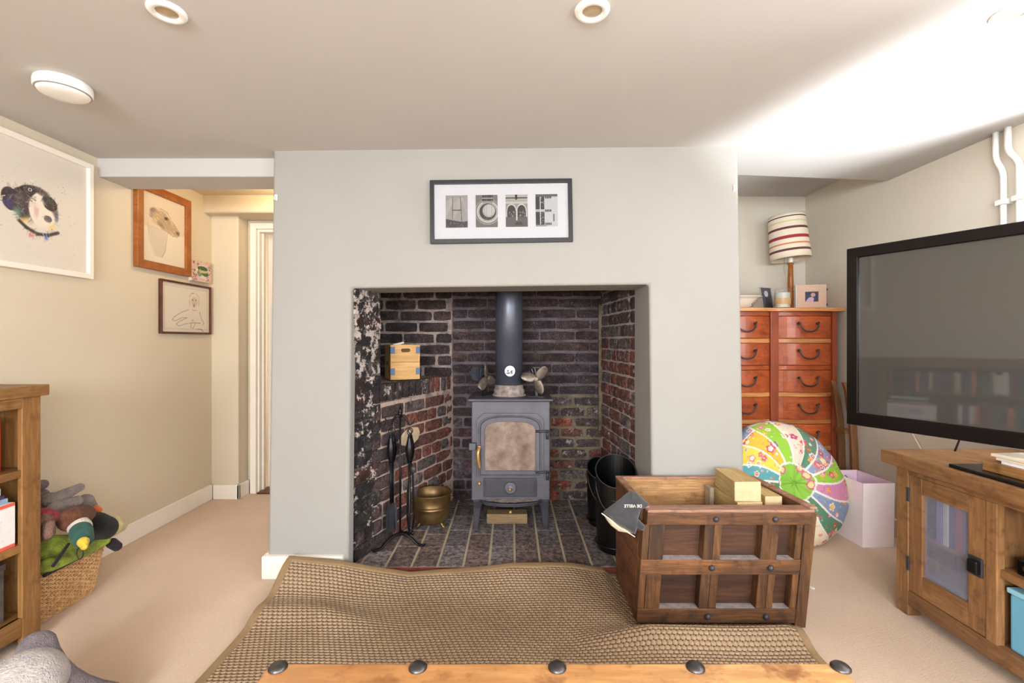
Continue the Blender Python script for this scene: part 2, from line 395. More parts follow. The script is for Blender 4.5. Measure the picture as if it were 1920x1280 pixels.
def bx(name, a, b, m, parent=None, bevel=0.002, **k):
    return B().box(*a, *b).build(name, m, parent, bevel, **k)
def grid_obj(name, nx, ny, fpos, m, parent=None, colors=None, smooth=True):
    us = np.linspace(0, 1, nx); vs = np.linspace(0, 1, ny); U, V = np.meshgrid(us, vs)
    P = fpos(U, V); P = np.stack(P, -1).reshape(-1, 3)
    idx = np.arange(nx*ny).reshape(ny, nx)
    q = np.stack([idx[:-1, :-1], idx[:-1, 1:], idx[1:, 1:], idx[1:, :-1]], -1).reshape(-1, 4)
    me = bpy.data.meshes.new(name)
    me.from_pydata(P.tolist(), [], q.tolist())
    if colors is not None:
        a = me.color_attributes.new('Col', 'FLOAT_COLOR', 'POINT')
        c = np.ones((nx*ny, 4), np.float32); c[:, :3] = colors.reshape(-1, 3)
        a.data.foreach_set('color', c.ravel())
    if smooth: me.polygons.foreach_set('use_smooth', [True]*len(me.polygons))
    return link(name, me, m, parent)
class Canvas:
    """flat print rasterised into vertex colours, unit coordinates, y up"""
    def __init__(s, nx, ny, bg):
        s.nx, s.ny = nx, ny; s.X, s.Y = np.meshgrid(np.linspace(0, 1, nx), np.linspace(0, 1, ny))
        s.c = np.zeros((ny, nx, 3)); s.c[:] = bg[:3]
    def _b(s, m, col, a=1.0):
        m = (np.clip(m, 0, 1)*a)[..., None]; s.c = s.c*(1-m)+np.array(col[:3])*m
    def ell(s, cx, cy, rx, ry, col, rot=0, a=1.0, soft=0.08):
        c, n = math.cos(rot), math.sin(rot); x = s.X-cx; y = s.Y-cy
        d = np.sqrt(((x*c+y*n)/rx)**2+((-x*n+y*c)/ry)**2); s._b((1-d)/soft, col, a); return s
    def ring(s, cx, cy, rx, ry, wd, col, a=1.0):
        d = np.sqrt(((s.X-cx)/rx)**2+((s.Y-cy)/ry)**2); s._b((wd-np.abs(d-1))/(wd*0.4), col, a); return s
    def rect(s, x0, y0, x1, y1, col, a=1.0):
        s._b(((s.X >= x0) & (s.X <= x1) & (s.Y >= y0) & (s.Y <= y1)).astype(float), col, a); return s
    def poly(s, pts, col, a=1.0):
        m = np.zeros_like(s.X, bool); n = len(pts); j = n-1
        for i in range(n):
            xi, yi = pts[i]; xj, yj = pts[j]
            m ^= ((yi > s.Y) != (yj > s.Y)) & (s.X < (xj-xi)*(s.Y-yi)/((yj-yi) or 1e-9)+xi); j = i
        s._b(m.astype(float), col, a); return s
    def line(s, x0, y0, x1, y1, wd, col, a=1.0):
        dx, dy = x1-x0, y1-y0; L = dx*dx+dy*dy or 1e-9
        t = np.clip(((s.X-x0)*dx+(s.Y-y0)*dy)/L, 0, 1)
        d = np.hypot(s.X-x0-t*dx, s.Y-y0-t*dy); s._b((wd-d)/(wd*0.6), col, a); return s
    def path(s, pts, wd, col, a=1.0):
        for p, q in zip(pts, pts[1:]): s.line(*p, *q, wd, col, a)
        return s
    def grain(s, k, scale=1):
        n = rng.rand(s.ny//scale+1, s.nx//scale+1).repeat(scale, 0).repeat(scale, 1)[:s.ny, :s.nx]
        s.c = np.clip(s.c*(1+k*(n[..., None]-0.5)), 0, 1); return s
    def specks(s, n, cols, r=0.006, box=(0.1, 0.1, 0.9, 0.9), a=0.7):
        for _ in range(n):
            s.ell(random.uniform(box[0], box[2]), random.uniform(box[1], box[3]), r*random.uniform(0.4, 1.5), r*random.uniform(0.4, 1.5), random.choice(cols), a=a, soft=0.6)
        return s
    def strokes(s, n, box, ln=0.03, wd=0.004, jit=0.35, ang=None, a=0.6):
        # short pencil or brush strokes that pick up and vary the colour underneath
        for _ in range(n):
            x, y = random.uniform(box[0], box[2]), random.uniform(box[1], box[3])
            k = s.c[min(int(y*(s.ny-1)), s.ny-1), min(int(x*(s.nx-1)), s.nx-1)].copy()
            if k.mean() > 0.42: continue
            k = np.clip(k*random.uniform(1-jit, 1+jit*2.2)+random.uniform(0, 0.06), 0, 1); t = random.uniform(0, 6.28) if ang is None else ang+random.uniform(-0.5, 0.5)
            s.line(x, y, x+ln*math.cos(t), y+ln*math.sin(t), wd, k, a)
        return s
    def put(s, name, origin, ux, uy, parent, m=None):
        o_, ux, uy = Vector(origin), Vector(ux), Vector(uy)
        f = lambda U, V: [o_[i]+ux[i]*U+uy[i]*V for i in range(3)]
        return grid_obj(name, s.nx, s.ny, f, m or M['print'], parent, s.c, False)

# ------------------------------------------------------------------ setting
struct(bx('floor', (-2.5, -2.6, -0.1), (2.6, 6.0, 0), M['carpet'], bevel=0))
cb = B()
def slab(pts, z0, z1, name, m):
    b = B(); b.loft([[(x, y, z0) for x, y in pts], [(x, y, z1) for x, y in pts]]); return struct(b.build(name, m))
slab([(-2.5, -2.6), (2.6, -2.6), (2.6, 2.93), (1.1, 2.775), (-1.0, 2.775), (-2.5, 2.775)], 2.2, 2.35, 'ceiling', M['ceil'])
slab([(1.0, 2.7), (2.6, 2.85), (2.6, 4.0), (1.0, 4.0)], 2.354, 2.45, 'ceiling_alcove', M['ceil'])
slab([(-2.5, 2.70), (-1.0, 2.70), (-1.0, 4.2), (-2.5, 4.2)], 2.27, 2.349, 'ceiling_passage', M['cream'])
slab([(-2.5, 4.2), (0, 4.2), (0, 6.0), (-2.5, 6.0)], 2.2, 2.3, 'ceiling_hall', M['cream'])
struct(bx('wall_left', (-2.42, -2.6, 0), (-2.27, 3.66, 2.34), M['cream'], bevel=0))
# right wall with the window opening that lies outside the frame, and a second, added one
rw = B()
for a, b_ in (((2.36, -2.6, 0), (2.5, -1.35, 2.45)), ((2.36, -1.35, 0), (2.5, -0.15, 0.88)), ((2.36, -1.35, 2.02), (2.5, -0.15, 2.45)), ((2.36, -0.15, 0), (2.5, 0.55, 2.45)), ((2.36, 1.7, 0), (2.5, 4.0, 2.45)), ((2.36, 0.55, 0), (2.5, 1.7, 0.86)), ((2.36, 0.55, 1.9), (2.5, 1.7, 2.45))): rw.box(*a, *b_)
struct(rw.build('wall_right', M['creamr']))
bw = B()
for a, b_ in (((-2.5, -2.6, 0), (2.6, -2.42, 0.88)), ((-2.5, -2.6, 2.02), (2.6, -2.42, 2.3)), ((-2.5, -2.6, 0.88), (-1.68, -2.42, 2.02)), ((-0.12, -2.6, 0.88), (0.32, -2.42, 2.02)), ((1.88, -2.6, 0.88), (2.6, -2.42, 2.02))): bw.box(*a, *b_)
struct(bw.build('wall_back', M['creamr']))
struct(bx('wall_alcove', (1.1, 3.72, 0), (2.5, 3.85, 2.45), M['creamr'], bevel=0))
# windows (behind / beside the camera): modelled frames in their openings; the last one is added for its light
def window(name, c, wd, ht, yaw):
    o = B(); t = 0.05
    o.box(-wd/2, -0.03, -ht/2, -wd/2+t, 0.03, ht/2); o.box(wd/2-t, -0.03, -ht/2, wd/2, 0.03, ht/2)
    o.box(-wd/2+t, -0.03, ht/2-t, wd/2-t, 0.03, ht/2); o.box(-wd/2+t, -0.03, -ht/2, wd/2-t, 0.03, -ht/2+t)
    o.box(-0.02, -0.03, -ht/2+t, 0.02, 0.03, ht/2-t)
    return struct(o.build(name, M['whitep'], loc=c, rot=(0, 0, yaw)))
window('window_1', (-0.9, -2.47, 1.45), 1.56, 1.14, 0); window('window_2', (1.1, -2.47, 1.45), 1.56, 1.14, 0)
window('window_3', (2.41, 1.125, 1.38), 1.15, 1.04, PI/2)
window('window_added', (2.41, -0.75, 1.45), 1.2, 1.14, PI/2)  # added window, only there to let in the extra side light
# passage beams, stub wall and doorway
struct(bx('trim_1', (-2.3, 2.55, 2.10), (-1.2, 2.77, 2.22), M['ceil'], bevel=0.006))
struct(bx('trim_2', (-2.3, 3.42, 2.142), (-1.0, 3.66, 2.3), M['cream'], bevel=0.02, seg=3))
struct(bx('wall_passage_stub', (-2.3, 3.52, 0), (-2.07, 3.66, 2.16), M['cream'], bevel=0.012, seg=3))
dw = B(); dw.box(-2.3, 3.66, 0, -2.0, 3.76, 2.3); dw.box(-2.0, 3.66, 2.08, -1.0, 3.76, 2.3); dw.box(-1.25, 3.66, 0, -1.0, 3.76, 2.08)
struct(dw.build('wall_doorway', M['cream']))
dr = B(); dr.box(-2.045, 3.635, 0, -2.0, 3.66, 2.12); dr.box(-1.25, 3.635, 0, -1.205, 3.66, 2.12); dr.box(-2.0, 3.635, 2.075, -1.25, 3.66, 2.12)
dr.box(-2.0, 3.66, 0, -1.985, 3.76, 2.08); dr.box(-1.265, 3.66, 0, -1.25, 3.76, 2.08); dr.box(-1.985, 3.66, 2.055, -1.265, 3.76, 2.08); dr.box(-1.985, 3.70, 0, -1.972, 3.73, 2.055)
d1 = struct(dr.build('door_1', M['whitep'], bevel=0.003))
dl = B().box(0, 0, 0.01, 0.7, 0.035, 2.05).build('door_leaf', M['whitep'], d1, 0.003, loc=(-1.965, 3.77, 0), rot=(0, 0, math.radians(52)))
bx('threshold', (-1.985, 3.62, 0.001), (-1.265, 3.78, 0.012), M['darkframe'], d1)
struct(bx('wall_hall_back', (-2.5, 5.5, 0), (0, 5.6, 2.3), M['cream'], bevel=0))
struct(bx('wall_hall_left', (-2.5, 3.7, 0), (-2.4, 5.6, 2.3), M['cream'], bevel=0))
struct(bx('wall_hall_right', (-0.2, 3.78, 0), (-0.1, 5.6, 2.3), M['cream'], bevel=0))
def skirt(name, a, b):
    return struct(bx(name, a, b, M['whitep'], bevel=0.005))
skirt('baseboard_left', (-2.27, -2.4, 0), (-2.25, 3.50, 0.115)); skirt('baseboard_stub', (-2.25, 3.50, 0), (-2.05, 3.52, 0.11))
skirt('baseboard_stub_return', (-2.07, 3.50, 0), (-2.05, 3.635, 0.11))
skirt('baseboard_right', (2.34, -2.4, 0), (2.36, 3.7, 0.11))

# chimney breast with battered old plaster and a plastered opening
def fy(x, z):
    u = (x+1.25)/2.42; top = 2.45+(2.39-2.45)*u; bot = 2.35+(2.32-2.35)*u; return bot+(top-bot)*z/2.2
OX0, OX1, OZ0, OZ1 = -0.832, 0.709, 1.471, 1.487
def chimney():
    b = bmesh.new()
    def v(x, y, z): return b.verts.new((x, y, z))
    xs = [(-1.232, -1.256), (OX0+0.006, OX0-0.002), (OX1+0.002, OX1-0.002), (1.175, 1.170)]
    def X(i, z): return xs[i][0]+(xs[i][1]-xs[i][0])*z/2.2
    g = {}
    for i in range(4):
        for k, z in enumerate((-0.05, OZ0 if i < 2 else OZ1, 2.25)):
            g[i, k] = v(X(i, z), fy(X(i, z), z), z)
    h = {}
    for i in (1, 2):
        for k, z in enumerate((-0.05, OZ0 if i < 2 else OZ1)):
            h[i, k] = v(X(i, z)+(0.0 if i == 2 else 0.010), 2.655 if i == 2 else fy(X(i, z), z)+0.05, z)
    so = v(-0.742, 2.66, OZ0)
    bk = {(i, k): v(X(i, z), 3.85, z) for i in (0, 3) for k, z in ((0, -0.05), (2, 2.36))}
    F_ = lambda *q: b.faces.new(q)
    F_(g[0, 0], g[1, 0], g[1, 1], g[0, 1]); F_(g[0, 1], g[1, 1], g[1, 2], g[0, 2]); F_(g[1, 1], g[2, 1], g[2, 2], g[1, 2])
    F_(g[2, 0], g[3, 0], g[3, 1], g[2, 1]); F_(g[2, 1], g[3, 1], g[3, 2], g[2, 2])
    F_(g[1, 0], h[1, 0], h[1, 1], g[1, 1]); F_(h[2, 0], g[2, 0], g[2, 1], h[2, 1]); F_(g[1, 1], h[1, 1], so, h[2, 1], g[2, 1])
    F_(bk[0, 0], g[0, 0], g[0, 1], g[0, 2], bk[0, 2]); F_(g[3, 0], bk[3, 0], bk[3, 2], g[3, 2], g[3, 1])
    # inner back face of the breast (seen only from inside the flue)
    e0 = v(X(0, 2.2), 2.655, 2.25); e1 = v(X(3, 2.2), 2.655, 2.25); e2 = v(X(1, 2), 2.655, 2.25); e3 = v(X(2, 2), 2.655, 2.25)
    F_(so, e2, e3, h[2, 1])
    me = bpy.data.meshes.new('wall_chimney'); bmesh.ops.recalc_face_normals(b, faces=b.faces); b.to_mesh(me); b.free()
    o = link('wall_chimney', me, M['plaster']); m_ = o.modifiers.new('bevel', 'BEVEL'); m_.width = 0.014; m_.segments = 3; m_.limit_method = 'ANGLE'; m_.angle_limit = math.radians(50)
    return struct(o)
chimney()
sk = B(); sk.box(-1.253, 2.328, 0, -0.845, 2.36, 0.115); sk.box(-1.253, 2.36, 0, -1.232, 3.6, 0.115)
struct(sk.build('baseboard_chimney_left', M['whitep'], bevel=0.005))
struct(bx('baseboard_chimney_right', (0.72, 2.30, 0), (1.195, 2.34, 0.115), M['whitep'], bevel=0.005))
struct(bx('ceiling_flue', (-1.1, 2.66, 1.95), (0.95, 3.5, 2.0), M['soot'], bevel=0))

# ------------------------------------------------------------------ bricks
_bm = {}
def brick_mesh(L, H, var, depth=0.05, rough_=0.004):
    k = (round(L, 3), round(H, 3), var, depth)
    if k in _bm: return _bm[k]
    b = bmesh.new(); nx, nz = 5, 3; r_ = random.Random(hash(k) % 9999); G = {}
    for i in range(nx):
        for j in range(nz):
            ex = i in (0, nx-1); ez = j in (0, nz-1)
            x = L*i/(nx-1)+r_.uniform(-1, 1)*rough_*(0.6 if ex else 1); z = H*j/(nz-1)+r_.uniform(-1, 1)*rough_*0.6
            if ex and ez: x += 0.004*(1 if i == 0 else -1); z += 0.003*(1 if j == 0 else -1)
            y = -0.012+(0.005 if (ex or ez) else 0)+r_.uniform(-1, 1)*0.0022
            G[i, j] = b.verts.new((x, y, z))
    for i in range(nx-1):
        for j in range(nz-1): b.faces.new((G[i, j], G[i+1, j], G[i+1, j+1], G[i, j+1]))
    rim = [(i, 0) for i in range(nx)]+[(nx-1, j) for j in range(1, nz)]+[(i, nz-1) for i in range(nx-2, -1, -1)]+[(0, j) for j in range(nz-2, 0, -1)]
    bk = [b.verts.new((G[q].co.x, depth, G[q].co.z)) for q in rim]; n = len(rim)
    for i in range(n): b.faces.new((G[rim[(i+1) % n]], G[rim[i]], bk[i], bk[(i+1) % n]))
    bmesh.ops.recalc_face_normals(b, faces=b.faces)
    me = bpy.data.meshes.new('brick'); b.to_mesh(me); b.free(); _bm[k] = me; return me
def place_brick(parent, L, H, x, z, m, col, yoff=0.0, rz=0.0):
    me = brick_mesh(L, H, random.randrange(3))
    if not me.materials: me.materials.append(None)
    o = bpy.data.objects.new('brick', me); o.parent = parent; o.location = (x, yoff, z); o.rotation_euler = (0, rz, 0)
    COL.objects.link(o); o.material_slots[0].link = 'OBJECT'; o.material_slots[0].material = m
    o.color = col; return o
def panel_wall(name, P, Q, z0, z1, mm, brm, pal, ch=0.078, jm=0.011, lens=(0.215,), header_every=0, start_z=None, thick=0.12, jit=0.003, jv=None, bl0=0.215, mfn=None):
    jv = jm if jv is None else jv
    P, Q = Vector(P), Vector(Q); L = (Q-P).length; a = math.atan2(Q.y-P.y, Q.x-P.x)
    root = struct(B().box(0, 0, z0, L, thick, z1).build(name, mm, loc=(P.x, P.y, 0), rot=(0, 0, a)))
    z = z0+0.004 if start_z is None else start_z; row = 0
    while z+ch*0.5 < z1:
        H = min(ch-jm, z1-z-0.002)
        hdr = header_every and row % header_every == header_every-1
        bl = 0.1025 if hdr else bl0
        x = -(bl+jv)*(0.5 if row % 2 else 0.0)-random.uniform(0, 0.03)
        while x < L-0.02:
            l = bl*random.uniform(0.93, 1.07) if not hdr else bl*random.uniform(0.9, 1.15)
            x0, x1 = max(x, 0.003), min(x+l, L-0.003)
            if x1-x0 > 0.03:
                q = round((x1-x0)/0.01)*0.01
                place_brick(root, min(q, x1-x0) if q-(x1-x0) > 0.004 else q, round(H, 3), x0, z+random.uniform(-1, 1)*0.001, mfn(x0, z) if mfn else brm, pal(x0, z), random.uniform(-jit, jit), random.uniform(-0.006, 0.006))
            x += l+jv
        z += ch; row += 1
    return root
def v3(c, k): return (c[0]*k, c[1]*k, c[2]*k, 1)
def pick(*cols): return v3(random.choice(cols), random.uniform(0.8, 1.2))
REDS = [C(142, 82, 66), C(130, 78, 68), C(156, 90, 70)]; DARKS = [C(84, 66, 66), C(76, 64, 66), C(92, 70, 66)]; GREYS = [C(132, 118, 114), C(118, 104, 102)]
HZ = 0.03; BY = 3.41
def pal_back_l(x, z): return pick(*DARKS) if random.random() < 0.85 else pick(C(84, 54, 48))
def pal_back(x, z):
    if z > 0.85: return pick(*DARKS) if random.random() < 0.86 else pick(C(96, 56, 44))
    if x > 0.75 and z < 0.85: return pick(*(REDS+DARKS+GREYS)) if z < 0.6 else pick(*(DARKS+DARKS+REDS))
    return pick(*(DARKS+GREYS)) if random.random() < 0.8 else pick(*REDS)
def pal_mid(x, z): return pick(*DARKS) if random.random() < 0.8 else pick(C(104, 74, 68), C(88, 74, 76))
def pal_low(x, z):
    return pick(*(DARKS+GREYS+[C(120, 82, 84)]))
def pal_right(x, z):
    if False: return pick(*(DARKS+GREYS+[C(120, 82, 84)]))
    return pick(C(176, 86, 58), C(150, 80, 62), *(DARKS+GREYS+REDS[:1]+DARKS))
panel_wall('wall_fireplace_back_left', (-1.0, BY), (-0.432, BY), HZ, 1.90, M['mort_back_light'], M['brick_back'], lambda x, z: pick(*DARKS), 0.082, 0.015, thick=0.1, jit=0.004)
panel_wall('wall_fireplace_back_upper', (-0.430, BY), (0.70, BY), 0.80, 1.90, M['mort_back'], M['brick_back'], pal_mid, 0.080, 0.019, thick=0.1, jit=0.004, jv=0.003, bl0=0.26)
panel_wall('wall_fireplace_back_centre', (-0.430, BY), (0.198, BY), HZ, 0.80, M['mort_back'], M['brick_back'], pal_low, 0.0765, 0.014, thick=0.1, jit=0.005)
panel_wall('wall_fireplace_back_lower', (0.20, BY), (0.70, BY), HZ, 0.80, M['mort_khaki'], M['brick_right'], pal_right, 0.0765, 0.017, thick=0.1, jit=0.008, jv=0.018, bl0=0.17)
struct(B().box(0.640, BY-0.03, 0.55, 0.668, BY, 1.46).build('trim_fireplace_crack_fillet', M['mort_khaki'], bevel=0.006))
panel_wall('wall_fireplace_left', (-0.828, 2.43), (-0.750, 2.66), HZ, 1.50, M['mort_left'], M['brick_left'], lambda x, z: pick(*(DARKS+GREYS+REDS[:1])), 0.0815, 0.012, jit=0.004, thick=0.06)
struct(B().box(-1.02, 2.52, 0, -0.985, BY, 1.9).build('wall_fireplace_left_return', M['mort_back']))
panel_wall('wall_fireplace_right', (0.666, BY), (0.722, 2.655), HZ, 1.90, M['mort_right'], M['brick_right'],
           lambda x, z: pick(*(REDS+GREYS+REDS)) if z < 1.15 else pick(*(DARKS+GREYS+[C(96, 70, 60)])), 0.0795, 0.013, header_every=2, jit=0.004)
# angled brick ledge on the left
LP, LQ = Vector((-0.78, 2.575)), Vector((-0.435, BY)); LZ = 0.952
lg = panel_wall('wall_fireplace_ledge', LP, LQ, HZ, LZ-0.112, M['mort_block'], M['brick_block'],
           lambda x, z: pick(*DARKS) if (x < 0.28 and z > 0.5) or x < 0.12 else pick(*(REDS+REDS+GREYS)), 0.0795, 0.012, header_every=3, jit=0.003, thick=0.03)
# solid core behind the ledge face and its bedded top
pp = [(0.24, 0.60), (0.30, 0.64), (0.38, 0.655), (0.44, 0.645), (0.46, 0.61), (0.44, 0.57), (0.36, 0.54), (0.30, 0.555), (0.25, 0.57)]
pb = B(); pb.loft([[(x, -0.004, z) for x, z in pp], [(x+0.004, -0.018, z-0.002) for x, z in pp]]); pb.build('plaster_patch', mat('cream_plaster_patch', C(214, 190, 156), 0.9, var=0.12, vs=16, bump=0.5, bs=50), lg, 0.003)
core = B(); pts = [(LP.x, LP.y), (LQ.x, LQ.y), (-0.90, BY), (-0.85, 2.66)]
inn = [(x+(0.02 if i == 0 else -0.02 if i == 1 else 0)*-1, y+(0.02 if i < 2 else 0)) for i, (x, y) in enumerate(pts)]
core.loft([[(x, y, HZ) for x, y in inn], [(x, y, LZ-0.012) for x, y in inn]]); core.build('ledge_core', M['mort_block'], None)
lc = bpy.data.objects['ledge_core']; struct(lc); lc.name = 'trim_fireplace_ledge'
d_ = (LQ-LP); dl_ = d_.length; ang = math.atan2(d_.y, d_.x)
x = 0.003; i = 0
while x < dl_-0.05:       # soldier course on edge
    w_ = 0.062
    place_brick(lg, w_, 0.1, x, LZ-0.106, M['brick_block'] if x > 0.55 else M['brick_ledge_dark'], pick(*(DARKS if x < 0.45 else GREYS+REDS)), random.uniform(-0.003, 0.003))
    x += w_+0.012; i += 1

# hearth of bricks laid in lines
hr = struct(bx('floor_hearth', (-0.95, 2.40, -0.02), (0.75, BY+0.05, HZ-0.004), M['mort_hearth'], bevel=0))
def tile_mesh(L, Wd, var):
    k = ('t', round(L, 3), Wd, var)
    if k in _bm: return _bm[k]
    b = bmesh.new(); r_ = random.Random(var*77+int(L*1000)); j = lambda a: r_.uniform(-a, a)
    top = [(0.003+j(.002), 0.003+j(.002), 0.0+j(.001)), (Wd-0.003+j(.002), 0.003+j(.002), 0.0+j(.001)), (Wd-0.003+j(.002), L-0.003, 0.0+j(.001)), (0.003+j(.002), L-0.003, 0.0+j(.001))]
    mid = [(0, 0, -0.004), (Wd, 0, -0.004), (Wd, L, -0.004), (0, L, -0.004)]; bot = [(x, y, -0.035) for x, y, z in mid]
    R = [[b.verts.new(p) for p in q] for q in (bot, mid, top)]
    for a, c in zip(R, R[1:]):
        for i in range(4): b.faces.new((a[i], a[(i+1) % 4], c[(i+1) % 4], c[i]))
    b.faces.new(R[2]); me = bpy.data.meshes.new('tile'); b.to_mesh(me); b.free(); me.materials.append(None); _bm[k] = me; return me
x = -0.915; ci = 0
while x < 0.70:
    y = 2.405; k = 0; first = 0.17 if ci % 2 else 0.23
    while y < BY-0.02:
        L = first if k == 0 else 0.222
        L = min(L, BY-y)
        me = tile_mesh(round(L, 2)-0.003, 0.122, random.randrange(3))
        o = bpy.data.objects.new('hearth_brick', me); o.parent = hr; o.location = (x, y, HZ+random.uniform(-0.001, 0.002)); COL.objects.link(o)
        o.material_slots[0].link = 'OBJECT'; o.material_slots[0].material = M['tile']
        o.color = pick(C(142, 132, 134), C(150, 140, 140), C(132, 120, 120), C(146, 122, 114)) if k else pick(C(160, 148, 148), C(150, 126, 120))
        y += L+0.004; k += 1
    x += 0.1345; ci += 1
struct(bx('trim_hearth_edge', (-0.82, 2.385, 0), (0.70, 2.402, 0.027), mat('red_oxide_edge', C(134, 58, 44), 0.8, vs=20, var=0.2), bevel=0.003))

# ------------------------------------------------------------------ stove
PX = 2.86/F
def sx(x): return (x-CX)*PX
def sz(y): return CH-(y-CY)*PX
st = thing('wood_stove', 'grey cast iron wood-burning stove with arched glass door and tall flue', 'stove', (0, 2.86, HZ))
G = lambda b: (lambda co: Vector((co.x, co.y, co.z-HZ)))
g = lambda co: Vector((co.x, co.y, co.z-HZ))
x0, x1 = sx(884), sx(1031); zb, zt = sz(938), sz(752)
B().box(x0, 0.0, zb, x1, 0.36, zt).build('body', M['iron'], st, 0.006, fn=g)
tp = B(); tp.box(sx(877), -0.025, zt, sx(1037), 0.385, zt+0.016); tp.build('top_plate', M['iron'], st, 0.007, fn=g)
# door: rectangular slab with arched opening
def arch(xa, xb, z_bot, z_sh, z_top, n=14):
    c = (xa+xb)/2; h = (xb-xa)/2; P = [(xb, z_bot)]
    for i in range(n+1):
        t = PI*i/n; e = 0.62
        P.append((c+h*math.copysign(abs(math.cos(t))**e, math.cos(t)), z_sh+(z_top-z_sh)*abs(math.sin(t))**0.9))
    P.append((xa, z_bot)); return P
def ring_prism(b, outer, inner, y0, y1):
    n = len(outer); o0 = [b._v((x, y0, z)) for x, z in outer]; i0 = [b._v((x, y0, z)) for x, z in inner]
    o1 = [b._v((x, y1, z)) for x, z in outer]; i1 = [b._v((x, y1, z)) for x, z in inner]
    for k in range(n):
        j = (k+1) % n
        b._f([o0[k], o0[j], i0[j], i0[k]]); b._f([o1[j], o1[k], i1[k], i1[j]]); b._f([o0[j], o0[k], o1[k], o1[j]]); b._f([i0[k], i0[j], i1[j], i1[k]])
def rect_like(xa, xb, za, zb_, inner):
    """points on a rectangle matched to an arch outline"""
    out = []; n = len(inner)-2; c = (xa+xb)/2
    out.append((xb, za))
    for i in range(n):
        t = PI*i/(n-1)
        cx_, s_ = math.cos(t), math.sin(t); m_ = max(abs(cx_), abs(s_))
        out.append((c+(xb-xa)/2*cx_/m_, (za+zb_)/2+(zb_-za)/2*max(s_/m_, 0)))
    out.append((xa, za)); return out
inner = arch(sx(909), sx(1004), sz(881), sz(806), sz(789))
mid_ = arch(sx(901), sx(1012), sz(888), sz(802), sz(780))
mid2 = arch(sx(898), sx(1015), sz(889.5), sz(800), sz(778))
dB = B(); ring_prism(dB, rect_like(sx(894), sx(1019), sz(893), sz(774), mid2), mid2, -0.012, 0.0); ring_prism(dB, mid2, inner, -0.02, 0.0)
door = dB.build('door', M['iron'], st, 0.003, fn=g)
gl_ = B(); gl_.prism([(x, -0.006, z) for x, z in inner], (0, 0.004, 0)); gl_.build('door_glass', M['stoveglass'], door, fn=g)
rim_ = B(); rim_.tube([(x, -0.021, z) for x, z in mid_], 0.0035, 6, closed=True); rim_.build('door_bead', M['irondark'], door, fn=g, smooth=True)
hd = B(); hd.cyl((sx(899), -0.02, sz(836)), (sx(899), -0.05, sz(836)), 0.012, 14); hd.build('handle_boss', M['brass'], door, 0.002, fn=g)
hh = B(); hh.tube([(sx(899), -0.052, sz(834)), (sx(897.5), -0.06, sz(845)), (sx(898), -0.06, sz(858)), (sx(900), -0.056, sz(870)), (sx(901), -0.05, sz(875))], [0.011, 0.011, 0.011, 0.009, 0.006], 10); hh.build('handle', M['brass'], door, fn=g, smooth=True)
for y_ in (807, 883):
    h = B(); h.cyl((sx(1004), -0.026, sz(y_)), (sx(1029), -0.022, sz(y_)), 0.008, 10); h.cyl((sx(1026), -0.016, sz(y_)+0.002), (sx(1026), -0.016, sz(y_)-0.05), 0.008, 10); h.build('hinge', M['irondark'], st, fn=g, smooth=True)
B().box(sx(880), -0.03, sz(842), sx(893), 0.0, sz(829)).build('latch_block', M['iron'], st, 0.003, fn=g)
ap = B(); ap.box(sx(907), -0.014, sz(930), sx(1006), 0.0, sz(896)); ashd = ap.build('ash_door', M['irondark'], st, 0.003, fn=g)
ab = B(); za, zc, xa, xc = sz(926), sz(900), sx(911), sx(1002)
ab.tube([(xa, -0.015, za), (xc, -0.015, za), (xc, -0.015, zc), (xa, -0.015, zc)], 0.0025, 6, closed=True); ab.build('ash_door_bead', M['iron'], ashd, fn=g)
wh = B(); mxr = Matrix.Translation((sx(957), -0.016, sz(913))) @ Matrix.Rotation(PI/2, 4, 'X')
wh.lathe([(0.0, 0), (0.037, 0), (0.037, 0.008), (0.03, 0.012), (0.022, 0.008), (0.012, 0.012), (0, 0.014)], n=28, mx=mxr); wh.build('air_wheel', M['iron'], ashd, fn=g, smooth=True)
B().ball((sx(956), -0.038, sz(914)), 0.009, 12).build('brass_knob', M['brass'], ashd, fn=g, smooth=True)
B().ball((sx(899), -0.01, sz(905)), (0.012, 0.016, 0.012), 14).build('brass_air_knob', M['brass'], st, fn=g, smooth=True)
lp = B(); pts = [(sx(900)+(sx(1015)-sx(900))*i/12, -0.02-0.075*math.sin(PI*i/12)**0.5) for i in range(13)]
zl = sz(936)
lp.loft([[(x, y, zl-0.014) for x, y in pts]+[(sx(1015), 0, zl-0.014), (sx(900), 0, zl-0.014)], [(x, y, zl-0.002) for x, y in pts]+[(sx(1015), 0, zl-0.002), (sx(900), 0, zl-0.002)]])
lp.tube([(x, y, zl+0.002) for x, y in pts], 0.006, 8); lip = lp.build('ash_lip', M['irondark'], st, 0.002, fn=g)
an = grid_obj('ash_dust', 30, 8, lambda U, V: [sx(905)+U*(sx(1010)-sx(905)), -0.005-V*0.06*np.sin(PI*np.clip(U, 0.03, 0.97))**0.5, zl-HZ+0.001+0.005*rng.rand(*U.shape)*np.sin(PI*U)], M['ash'], st); stuff(an)
B().cyl((sx(957), -0.01, sz(953)), (sx(957), -0.055, sz(953)), 0.004, 8).ball((sx(957), -0.06, sz(953)), 0.011, 12).build('riddling_knob', M['brass'], st, fn=g, smooth=True)
